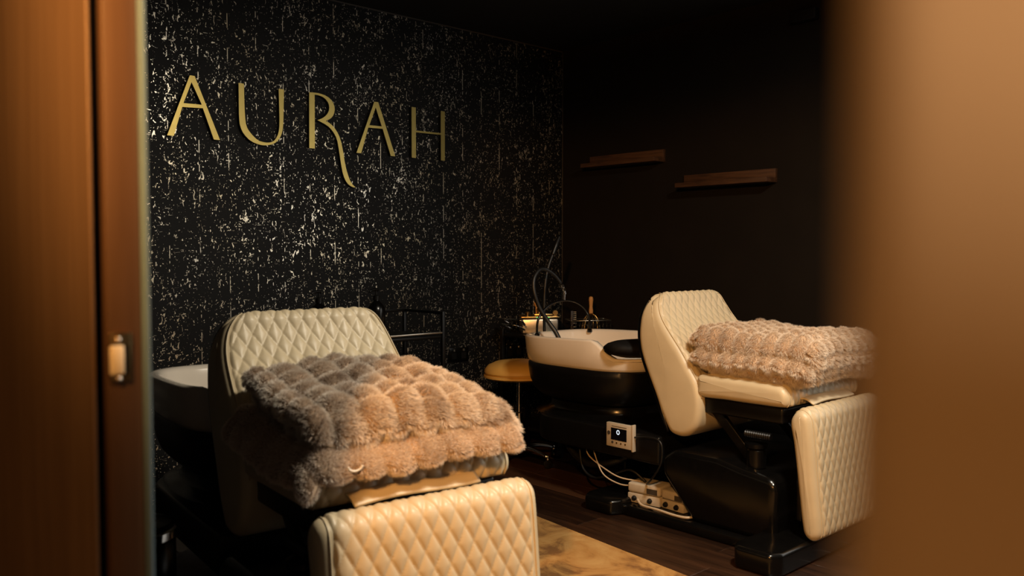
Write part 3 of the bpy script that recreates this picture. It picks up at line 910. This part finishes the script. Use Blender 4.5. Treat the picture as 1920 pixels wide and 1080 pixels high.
# ================================================================== power boxes and cables
def pbox(loc, rz, label, size):
    t = thing('power_adapter', label, 'adapter', loc, rz, 'pale power boxes on the chair base')
    L_, W_, H_ = size
    rbox('lower_case', -W_ / 2, W_ / 2, -L_ / 2, L_ / 2, 0, H_ * 0.49, M['abs'], t, 0.006, 2)
    rbox('upper_case', -W_ / 2, W_ / 2, -L_ / 2, L_ / 2, H_ * 0.51, H_, M['abs'], t, 0.010, 3)
    for yy in (L_ * 0.28, -L_ * 0.2):
        q = lathe('cable_gland', [(0.012, 0), (0.012, 0.006), (0.008, 0.014)], M['black_rubber'], t, 14)
        q.rotation_euler = (0, -math.pi / 2, 0); q.location = (-W_ / 2, yy, H_ * 0.25)
    rbox('label_plate', -W_ / 2 - 0.0012, -W_ / 2 + 0.001, -L_ * 0.42, -L_ * 0.1, H_ * 0.58, H_ * 0.85, M['print'], t)
    return t
pbox((3.145, 2.495, 0.049), math.radians(8), 'pale plastic power box on the chair base, left of the pair', (0.17, 0.12, 0.092))
pbox((3.155, 2.335, 0.049), math.radians(-4), 'pale plastic power box tucked under the black lift cover', (0.13, 0.10, 0.085))
cb = [
    ('power_cable', 'pale thin cable running from the basin arm to the power box', [(3.15, 2.90, 0.250), (3.10, 2.84, 0.215), (3.08, 2.72, 0.175), (3.08, 2.62, 0.150), (3.12, 2.53, 0.143)], 0.0035, 'cable_pale'),
    ('power_cable', 'second pale cable sagging lower before the power box', [(3.13, 2.84, 0.250), (3.08, 2.76, 0.190), (3.07, 2.71, 0.145), (3.08, 2.64, 0.120), (3.09, 2.575, 0.120), (3.12, 2.52, 0.142)], 0.0035, 'cable_pale'),
    ('drain_hose', 'thick black drain hose sagging under the basin arm', [(3.16, 3.05, 0.26), (3.14, 2.99, 0.205), (3.13, 2.88, 0.165), (3.14, 2.76, 0.18), (3.17, 2.68, 0.215), (3.20, 2.63, 0.255)], 0.017, 'black_rubber'),
    ('power_cable', 'black cable drooping below the drain hose', [(3.13, 2.93, 0.252), (3.10, 2.88, 0.15), (3.09, 2.80, 0.115), (3.09, 2.70, 0.14), (3.10, 2.58, 0.19), (3.12, 2.50, 0.145)], 0.006, 'black_rubber'),
    ('power_cable', 'black cable looping from the controller down behind the chair back', [(3.05, 2.515, 0.36), (3.035, 2.44, 0.375), (3.03, 2.37, 0.378), (3.03, 2.34, 0.35), (3.035, 2.35, 0.27), (3.05, 2.41, 0.19), (3.09, 2.47, 0.148)], 0.0045, 'black_rubber'),
    ('power_cable', 'grey cable lying on the base in front of the power boxes', [(3.078, 2.515, 0.070), (3.055, 2.47, 0.057), (3.048, 2.38, 0.058), (3.042, 2.29, 0.056), (3.045, 2.22, 0.058), (3.08, 2.20, 0.060)], 0.006, 'cable_pale'),
]
for nm, lb, pts, r, mt in cb:
    tag(tube(nm, pts, r, M[mt], None, 48, 8), lb, 'hose' if 'hose' in nm else 'cable')

# ================================================================== stool
def make_stool(loc):
    t = thing('stool', 'round tan saddle stool on chrome wheels beside the right basin', 'stool', loc)
    lathe('seat', [(0.002, 0.590), (0.07, 0.588), (0.13, 0.580), (0.172, 0.562), (0.192, 0.538), (0.194, 0.522), (0.186, 0.508)], M['leather_tan'], t, 48, sx=1.05)
    lathe('seat_rim', [(0.186, 0.510), (0.1975, 0.507), (0.1975, 0.496), (0.17, 0.484), (0.06, 0.476), (0.02, 0.472)], M['leather_tan'], t, 48, sx=1.05)
    lathe('gas_rod', [(0.014, 0.27), (0.014, 0.475)], M['chrome'], t, 20)
    lathe('column', [(0.034, 0.085), (0.030, 0.11), (0.025, 0.14), (0.025, 0.285), (0.019, 0.292)], M['chrome'], t, 24)
    lathe('hub', [(0.036, 0.055), (0.042, 0.065), (0.042, 0.088), (0.034, 0.096)], M['chrome'], t, 24)
    tube('height_lever', [(0.02, 0, 0.465), (0.12, 0.02, 0.462), (0.17, 0.03, 0.455)], 0.004, M['chrome'], t, 14, 8)
    for i in range(5):
        a = math.radians(200 + 72 * i)
        c, s = math.cos(a), math.sin(a)
        pts = [(0.03 * c, 0.03 * s, 0.083), (0.10 * c, 0.10 * s, 0.088), (0.18 * c, 0.18 * s, 0.076), (0.225 * c, 0.225 * s, 0.062)]
        tube('leg', pts, [0.016, 0.013, 0.011], M['chrome'], t, 14, 10)
        cx, cy = 0.228 * c, 0.228 * s
        lathe('caster_stem', [(0.010, 0.042), (0.012, 0.06), (0.008, 0.072)], M['chrome'], t, 12, (cx, cy, 0))
        w = lathe('caster_wheel', [(0.010, -0.012), (0.024, -0.011), (0.0255, -0.006), (0.0255, 0.006), (0.024, 0.011), (0.010, 0.012)], M['black_gloss'], t, 20)
        w.rotation_euler = (math.pi / 2, 0, a + 0.9); w.location = (cx, cy, 0.0256)
    return t
make_stool((3.36, 3.62, 0.0))

# ================================================================== trolley in the corner with machine and wire rack
TX0, TX1, TY0, TY1, TZ = 3.60, 4.13, 3.52, 4.03, 0.700
tr = thing('trolley', 'black trolley in the corner behind the right basin', 'trolley', ((TX0 + TX1) / 2, (TY0 + TY1) / 2, 0))
wx, wy = (TX1 - TX0) / 2, (TY1 - TY0) / 2
for z in (TZ - 0.02, 0.40, 0.12):
    rbox('tray', -wx, wx, -wy, wy, z, z + 0.02, M['black_satin'], tr, 0.004, 2)
for sx in (-1, 1):
    for sy in (-1, 1):
        rbox('post', sx * wx - 0.012, sx * wx + 0.012, sy * wy - 0.012, sy * wy + 0.012, 0.05, TZ + 0.03, M['black_satin'], tr, 0.003, 2)
        lathe('caster_wheel', [(0.012, -0.010), (0.026, -0.010), (0.026, 0.010), (0.012, 0.010)], M['black_rubber'], tr, 16).location = (0, 0, 0)
        w = tr.children[-1]
for w, (sx, sy) in zip([c for c in tr.children if c.name.startswith('caster_wheel')], [(a, b_) for a in (-1, 1) for b_ in (-1, 1)]):
    w.rotation_euler = (math.pi / 2, 0, 0.4); w.location = (sx * wx, sy * wy, 0.0262)
tube('push_handle', [(-wx - 0.010, 0.04, 0.765), (-wx - 0.055, 0.03, 0.795), (-wx - 0.075, 0.11, 0.80), (-wx - 0.055, 0.19, 0.795), (-wx - 0.010, 0.18, 0.765)], 0.006, M['chrome'], tr, 30, 8)
tube('push_handle', [(-wx - 0.010, 0.04, 0.735), (-wx - 0.075, 0.05, 0.765), (-wx - 0.105, 0.11, 0.768), (-wx - 0.075, 0.17, 0.765), (-wx - 0.010, 0.16, 0.735)], 0.005, M['chrome'], tr, 30, 8)

mc = thing('steam_machine', 'brushed steel box with brass knobs on the corner trolley', 'machine', (3.77, 3.88, TZ + 0.0005), math.radians(-38))
rbox('body', -0.115, 0.115, -0.085, 0.085, 0.0, 0.098, M['steel'], mc, 0.012, 3)
rbox('lid', -0.120, 0.120, -0.090, 0.090, 0.100, 0.110, M['brass'], mc, 0.004, 2)
for x, y, r, h in ((-0.075, -0.05, 0.012, 0.028), (0.005, 0.02, 0.015, 0.045)):
    kn = lathe('knob', [(r * 0.45, 0), (r * 0.45, h * 0.5), (r, h * 0.6), (r * 1.05, h * 0.95), (r * 0.9, h)], M['brass'], mc, 18, (x, y, 0.110))
lathe('ball_knob', [(0.002, 0.0), (0.006, 0.004), (0.006, 0.05), (0.014, 0.058), (0.018, 0.070), (0.014, 0.082), (0.003, 0.088)], M['beech'], mc, 18, (-0.01, 0.045, 0.110))
q = lathe('roller_end', [(0.016, -0.02), (0.018, -0.016), (0.018, 0.016), (0.016, 0.02)], M['brass'], mc, 18); q.rotation_euler = (math.pi / 2, 0, 0); q.location = (0.10, -0.02, 0.129)
rbox('lid_bar', -0.03, 0.085, -0.03, -0.012, 0.111, 0.122, M['brass'], mc, 0.003, 2)
for x in (-0.025, 0.045):
    rbox('led', x, x + 0.014, -0.0915, -0.089, 0.102, 0.108, M['led'], mc, 0.001, 1)
tube('steam_pipe', [(-0.025, 0.05, 0.11), (-0.03, 0.055, 0.17), (-0.018, 0.06, 0.235)], 0.003, M['chrome'], mc, 14, 8)

rk = thing('wire_rack', 'black wire rack holding brushes beside the steel box', 'rack', (3.955, 3.635, TZ + 0.0005), math.radians(-30))
RW, RD = 0.125, 0.075
for z in (0.03, 0.062, 0.088):
    loop = [(-RW, -RD, z), (RW, -RD, z), (RW, RD, z), (-RW, RD, z), (-RW, -RD, z)]
    V, F = tube_geo(np.array(loop), 0.0035 if z > 0.08 else 0.0025, 8)
    link('hoop', new_mesh('hoop', V, F, True), M['steel'] if z > 0.08 else M['black_gloss'], rk)
for i in range(11):
    x = -RW + 2 * RW * i / 10
    for y in (-RD, RD):
        tube('wire', [(x, y, 0.0), (x, y, 0.088)], 0.0018, M['black_gloss'], rk, 2, 6, False)
rbox('rack_floor', -RW, RW, -RD, RD, 0.0, 0.004, M['black_satin'], rk)
# head massager with wooden handle standing in the rack
wk = thing('head_massager', 'wire head massager with wooden handle standing in the rack', 'massager', (3.985, 3.635, TZ + 0.0055))
lathe('handle', [(0.006, 0.118), (0.013, 0.122), (0.0135, 0.14), (0.0105, 0.165), (0.0125, 0.19), (0.0145, 0.205), (0.013, 0.220), (0.006, 0.226)], M['beech'], wk, 20)
for i in range(12):
    a = 2 * math.pi * i / 12
    c, s = math.cos(a), math.sin(a)
    tube('prong', [(0.004 * c, 0.004 * s, 0.122), (0.03 * c, 0.03 * s, 0.104), (0.050 * c, 0.050 * s, 0.068), (0.058 * c, 0.058 * s, 0.02), (0.050 * c, 0.050 * s, 0.004)], 0.0018, M['brass'], wk, 16, 6)
cm = thing('hair_comb', 'upright dark comb with pale studs standing in the wire rack', 'comb', (3.875, 3.675, TZ + 0.0055), math.radians(-30))
rbox('spine', -0.022, -0.004, -0.006, 0.006, 0.0, 0.140, plain('dark_bristle_wood', (0.05, 0.025, 0.012), 0.5), cm, 0.004, 2)
for i in range(9):
    z = 0.040 + i * 0.0115
    q = lathe('stud', [(0.0018, 0), (0.0018, 0.014), (0.0028, 0.016), (0.0015, 0.018)], M['cable_pale'], cm, 8)
    q.rotation_euler = (0, math.pi / 2, 0); q.location = (-0.004, 0, z)

# ================================================================== trolley with bottles behind the left chair
t2 = thing('trolley', 'black trolley with side frame standing behind the left chair', 'trolley', (2.36, 3.70, 0))
for z in (0.12, 0.42, 0.76):
    rbox('tray', -0.40, 0.38, -0.17, 0.17, z, z + 0.018, M['black_satin'], t2, 0.004, 2)
for sx in (-0.40, 0.38):
    for sy in (-0.17, 0.17):
        rbox('post', sx - 0.010, sx + 0.010, sy - 0.010, sy + 0.010, 0.0, 0.90 if sx > 0 else 0.80, M['black_satin'], t2, 0.002, 2)
rbox('rail', 0.370, 0.390, -0.16, 0.16, 0.885, 0.90, M['black_satin'], t2, 0.003, 2)
rbox('rail', 0.05, 0.37, 0.160, 0.180, 0.885, 0.90, M['black_satin'], t2, 0.003, 2)
rbox('rail', 0.05, 0.37, -0.180, -0.165, 0.786, 0.796, M['steel'], t2, 0.003, 2)
rbox('post', 0.04, 0.06, 0.160, 0.180, 0.778, 0.90, M['black_satin'], t2, 0.003, 2)
def bottle(x, y, label, s=1.0):
    t = thing('pump_bottle', label, 'bottle', (x, y, 0.7785), 0.3, 'black pump bottles behind the left chair')
    lathe('body', [(0.040 * s, 0.0), (0.044 * s, 0.006), (0.044 * s, 0.135 * s), (0.040 * s, 0.155 * s), (0.026 * s, 0.174 * s), (0.014 * s, 0.184 * s), (0.013 * s, 0.19 * s)], M['black_gloss'], t, 28)
    lathe('collar', [(0.0165 * s, 0.188 * s), (0.0165 * s, 0.208 * s), (0.006 * s, 0.212 * s)], M['black_satin'], t, 20)
    lathe('pump_stem', [(0.005 * s, 0.21 * s), (0.005 * s, 0.232 * s)], M['black_satin'], t, 12)
    tube('pump_head', [(0.012 * s, 0, 0.236 * s), (-0.01 * s, 0, 0.238 * s), (-0.040 * s, 0, 0.234 * s), (-0.048 * s, 0, 0.226 * s)], [0.009 * s, 0.007 * s, 0.005 * s], M['black_satin'], t, 14, 10)
bottle(2.06, 3.60, 'black pump bottle behind the middle of the left chair back', 1.02)
bottle(2.385, 3.61, 'black pump bottle at the right shoulder of the left chair back', 1.02)

# ================================================================== slim bin at lower left
bn = thing('pedal_bin', 'slim black bin with a chrome ring at the bottom left beside the door frame', 'bin', (0.785, 2.335, 0))
lathe('body', [(0.095, 0.0), (0.100, 0.01), (0.100, 0.445), (0.098, 0.45)], M['black_gloss'], bn, 36)
lathe('rim_ring', [(0.098, 0.45), (0.104, 0.452), (0.104, 0.472), (0.098, 0.475)], M['chrome'], bn, 36)
lathe('lid', [(0.097, 0.474), (0.09, 0.488), (0.05, 0.498), (0.004, 0.50)], M['black_gloss'], bn, 36)
rbox('pedal', -0.02, 0.02, -0.13, -0.095, 0.012, 0.02, M['chrome'], bn, 0.002, 2)

# ================================================================== rugs
def rug(name, poly, mat, label, h):
    bm = bmesh.new()
    vs = [bm.verts.new((x, y, 0.0005)) for x, y in poly]
    f = bm.faces.new(vs)
    r = bmesh.ops.extrude_face_region(bm, geom=[f])
    for v in [g for g in r['geom'] if isinstance(g, bmesh.types.BMVert)]: v.co.z += h
    bmesh.ops.bevel(bm, geom=[e for e in bm.edges if all(v.co.z > h * 0.5 for v in e.verts)], offset=h * 0.45, segments=2, affect='EDGES')
    o = link(name, bm_mesh(name, bm, True, 30), mat)
    tag(o, label, 'rug')
def rot_rect(x0, x1, y0, y1, cx, cy, a):
    c, s = math.cos(a), math.sin(a)
    return [(cx + (x - cx) * c - (y - cy) * s, cy + (x - cx) * s + (y - cy) * c) for x, y in ((x0, y0), (x1, y0), (x1, y1), (x0, y1))]
rug('floor_rug', rot_rect(1.95, 2.66, 0.9, 2.95, 2.66, 2.4, math.radians(-6.0)), M['rug_tan'], 'tan mottled rug on the floor between the two chairs', 0.008)
rug('floor_rug', [(0.95, 2.85), (1.72, 2.80), (1.76, 3.385), (0.98, 3.44)], M['rug_grey'], 'dark grey rug under the left basin', 0.007)

# ================================================================== fur blankets
def slab(a0, a1, b0, b1, z0, T, cell, amp, seed, ends=0.05, fold_axis=0, defo=None, na=None, ridge=False):
    """a folded fur layer: flat stadium section along the fold axis, swept along the other axis, bubbled"""
    rng = np.random.default_rng(seed)
    La, Lb = a1 - a0, b1 - b0
    r = T / 2
    # stadium loop
    step = 0.009
    top = np.arange(0, La - 2 * r, step)
    loop = [(a0 + r + s, z0 + T, 0, 1) for s in top]
    loop += [(a1 - r + r * math.sin(t), z0 + r + r * math.cos(t), math.sin(t), math.cos(t)) for t in np.linspace(0, math.pi, 12, endpoint=False)]
    loop += [(a1 - r - s, z0, 0, -1) for s in top]
    loop += [(a0 + r - r * math.sin(t), z0 + r - r * math.cos(t), -math.sin(t), -math.cos(t)) for t in np.linspace(0, math.pi, 12, endpoint=False)]
    Lp = np.array(loop)
    n = len(Lp)
    d = np.linalg.norm(np.diff(np.vstack([Lp, Lp[:1]])[:, :2], axis=0), axis=1)
    s = np.concatenate([[0], np.cumsum(d)[:-1]])
    per = d.sum()
    ncell = max(2, round(per / cell)); cs = per / ncell
    bs_ = np.linspace(b0, b1, max(10, int(Lb / step)))
    nb = len(bs_)
    jit = rng.uniform(-0.25, 0.25, (ncell + 1, 40))
    V = np.zeros((nb, n, 3)); G = np.zeros((nb, n))
    for i, b_ in enumerate(bs_):
        e = min(b_ - b0, b1 - b_)
        k = 1.0
        if e < ends:
            k = math.sqrt(max(0.0, 1 - (1 - e / ends) ** 2))
        row = s / cs
        ci = np.floor(row).astype(int) % ncell
        cb_ = (b_ - b0) / cell + np.where(ridge, 0.0, 0.35 * np.sin(ci * 2.1 + seed)) + 0.10 * np.sin(row * 2 + seed)
        pa = np.abs(np.sin(math.pi * row)); pb = np.abs(np.sin(math.pi * cb_))
        q = np.power(pa, 0.55) * (0.12 + 0.88 * np.power(pb, 0.5))
        cj = np.floor(cb_).astype(int) % 40
        q = q * (1 + jit[ci, cj] * 0.6)
        kk = 0.15 + 0.85 * k
        za = z0 + r
        aa = (a0 + a1) / 2
        pos_a = Lp[:, 0]; pos_z = za + (Lp[:, 1] - za) * kk
        # pull the section in a little near the ends
        half = La / 2
        pos_a = aa + (pos_a - aa) * (1 - 0.03 * (1 - k))
        h = amp * (q - 0.55) * (0.4 + 0.6 * k)
        pa_ = pos_a + Lp[:, 2] * h; pz_ = pos_z + Lp[:, 3] * h
        bb = np.full(n, b_) + (1 - k) * 0.0 + (0.020 * np.power(pa, 0.6) - 0.010) * (1 - k) * (1 if b_ > (b0 + b1) / 2 else -1)
        if fold_axis == 0: V[i] = np.stack([pa_, bb, pz_], 1)
        else: V[i] = np.stack([bb, pa_, pz_], 1)
        G[i] = q
    V = V.reshape(-1, 3); G = G.reshape(-1)
    if defo is not None: V = defo(V)
    F = []
    for i in range(nb - 1):
        for k in range(n):
            F.append((i * n + k, i * n + (k + 1) % n, (i + 1) * n + (k + 1) % n, (i + 1) * n + k))
    # end caps: a fan to a point on the middle line
    G = list(G)
    for i, sg in ((0, -1), (nb - 1, 1)):
        nt_ = len(top)
        for k in range(nt_ - 1):
            F.append((i * n + k, i * n + k + 1, i * n + (nt_ + 12 + nt_ - 2 - k), i * n + (nt_ + 12 + nt_ - 1 - k)))
        # the two rounded ends of the section
        F.append(tuple(i * n + k for k in range(nt_ - 1, nt_ + 13)))
        F.append(tuple(i * n + k % n for k in range(2 * nt_ + 11, n + 1)))
    G = np.array(G)
    return V, F, G

def fur(name, V, F, G, n, length, lean, mat, parent, seed, rad=0.00042):
    rng = np.random.default_rng(seed)
    Q = np.array([f for f in F if len(f) == 4])
    A, B, C, D = V[Q[:, 0]], V[Q[:, 1]], V[Q[:, 2]], V[Q[:, 3]]
    nr = np.cross(C - A, D - B)
    ar_ = np.linalg.norm(nr, axis=1)
    ok = ar_ > 1e-9
    nr = nr / np.maximum(ar_, 1e-9)[:, None]
    cen = V.mean(0)
    pick = rng.choice(len(Q), n, p=ar_ * ok / (ar_ * ok).sum())
    u, v = rng.random((n, 1)), rng.random((n, 1))
    P = (A[pick] * (1 - u) + B[pick] * u) * (1 - v) + (D[pick] * (1 - u) + C[pick] * u) * v
    Nn = nr[pick]
    g = G[Q].mean(1)[pick]
    # clumps: neighbours lean alike
    cl = np.sin(P * 55.0 + 1.7) + np.sin(P[:, [1, 2, 0]] * 83.0) * 0.7
    dirv = Nn * 1.0 + np.array(lean) * 0.55 + cl * 0.16 + rng.normal(0, 0.20, (n, 3))
    dirv /= np.linalg.norm(dirv, axis=1)[:, None]
    ln = length * rng.uniform(0.65, 1.15, (n, 1)) * (0.7 + 0.4 * np.clip(g, 0, 1))[:, None]
    droop = np.array([0, 0, -1.0]) * 0.18 + np.array(lean) * 0.25
    pts = np.zeros((n, 4, 3))
    for i, t in enumerate((0.0, 0.35, 0.7, 1.0)):
        pts[:, i] = P + dirv * ln * t + droop * ln * t * t
    cu = bpy.data.hair_curves.new(name)
    cu.add_curves([4] * n)
    cu.attributes['position'].data.foreach_set('vector', pts.reshape(-1).astype(np.float32))
    ra = cu.attributes.get('radius') or cu.attributes.new('radius', 'FLOAT', 'POINT')
    ra.data.foreach_set('value', np.tile(np.array([rad, rad * 0.95, rad * 0.7, rad * 0.25], np.float32), n))
    pt = cu.attributes.new('patch', 'FLOAT', 'CURVE')
    pt.data.foreach_set('value', np.clip(1.15 - g, 0, 1).astype(np.float32))
    cu.materials.append(mat)
    o = bpy.data.objects.new(name, cu)
    COL.objects.link(o)
    o.parent = parent
    o['kind'] = 'stuff'
    return o

def outward(V, F):
    """make all faces wind outwards (closed body about its own middle)"""
    me = new_mesh('layer', V, F, True)
    F2 = [tuple(p.vertices) for p in me.polygons]
    return me, F2

def blanket(t, layers, mat, fmat, dens, length, lean):
    for li, (nm, args, *own) in enumerate(layers):
        V, F, G = slab(**args)
        me, F2 = outward(V, F)
        o = link(nm, me, mat, t)
        Q = np.array([f for f in F2 if len(f) == 4])
        area = np.linalg.norm(np.cross(V[Q[:, 2]] - V[Q[:, 0]], V[Q[:, 3]] - V[Q[:, 1]]), axis=1).sum() / 2
        fur('fur', V, F2, G, int(area * dens), own[1] if own else length, lean, own[0] if own else fmat, o, 11 + li)

# left blanket, in the frame of the left chair (x right, y back)
def defo_low(V):
    V = V.copy()
    x, y = V[:, 0].copy(), V[:, 1].copy()
    V[:, 2] += 0.16 * np.clip(y + 0.05, 0, 1) + 0.004 * np.sin(x * 19) + 0.005 * np.sin(y * 17 + 1)
    V[:, 2] -= 1.0 * np.clip(-x - 0.29, 0, 1) + 0.55 * np.clip(-y - 0.30, 0, 1) * (0.75 - 0.9 * x)
    V[:, 2] -= 0.5 * np.clip(x - 0.27, 0, 1)
    return V
def defo_top(V):
    V = V.copy()
    x, y = V[:, 0].copy(), V[:, 1].copy()
    V[:, 2] += 0.13 * (y + 0.30) * 0.9 + 0.006 * np.sin(x * 15 + 2) + 0.006 * np.sin(y * 19 + 1 + x * 6)
    V[:, 2] -= 0.9 * np.clip(x - 0.16, 0, 1) ** 1.5 + 0.5 * np.clip(-y - 0.28, 0, 1)
    V[:, 2] += 0.05 * np.clip(x - 0.0, 0, 0.3) * np.clip(y, 0, 1) * 4
    V[:, 0] += 0.10 * (y + 0.1) * 0.35
    return V
lb = thing('fur_blanket', 'folded mottled brown fur blanket lying on the left chair', 'blanket', CL, math.radians(-5.8), 'folded fur blankets')
blanket(lb, [
    ('lower_layer', dict(a0=-0.335, a1=0.290, b0=-0.360, b1=0.20, z0=0.688, T=0.050, cell=0.088, amp=0.008, seed=3, ends=0.03, fold_axis=0, defo=defo_low), M['fur_under'], 0.011),
    ('upper_layer', dict(a0=-0.280, a1=0.310, b0=-0.312, b1=0.205, z0=0.740, T=0.085, cell=0.088, amp=0.034, seed=5, ends=0.06, fold_axis=0, defo=defo_top)),
], M['pile_left'], M['fur_left'], 170000, 0.017, (0.25, -0.35, -0.2))
V, F = tube_geo(np.array([(0.018 * math.cos(a), 0.0, 0.018 * math.sin(a) * 0.7) for a in np.linspace(math.pi * 1.02, math.pi * 1.98, 20)]), 0.003, 8)
tg = link('loop_tag', new_mesh('loop_tag', V, F, True), M['satin_tag'], lb)
tg.location = (-0.215, -0.372, 0.706); tg['label'] = 'small white loop tag'

def defo_r(k):
    def f(V):
        V = V.copy()
        x, y = V[:, 0].copy(), V[:, 1].copy()
        V[:, 2] += 0.006 * np.sin(x * 14 + k) + 0.006 * np.sin(y * 16 + k * 2) - 0.35 * np.clip(-y - 0.33, 0, 1) + 0.03 * np.clip(y + 0.1, 0, 1)
        V[:, 2] -= 0.3 * np.clip(x - 0.22, 0, 1)
        return V
    return f
rbk = thing('fur_blanket', 'neatly folded beige fur blanket stacked on the right chair', 'blanket', CR, 0, 'folded fur blankets')
blanket(rbk, [
    ('bottom_fold', dict(a0=-0.350, a1=0.10, b0=-0.275, b1=0.30, z0=0.692, T=0.040, cell=0.062, amp=0.010, seed=2, ends=0.03, fold_axis=1, defo=defo_r(1), ridge=True)),
    ('middle_fold', dict(a0=-0.365, a1=0.17, b0=-0.30, b1=0.305, z0=0.728, T=0.050, cell=0.062, amp=0.021, seed=4, ends=0.035, fold_axis=1, defo=defo_r(2), ridge=True)),
    ('top_fold', dict(a0=-0.390, a1=0.20, b0=-0.265, b1=0.335, z0=0.775, T=0.085, cell=0.066, amp=0.031, seed=6, ends=0.045, fold_axis=1, defo=defo_r(3), ridge=True)),
], M['pile_right'], M['fur_right'], 140000, 0.0155, (-0.2, -0.45, -0.25))
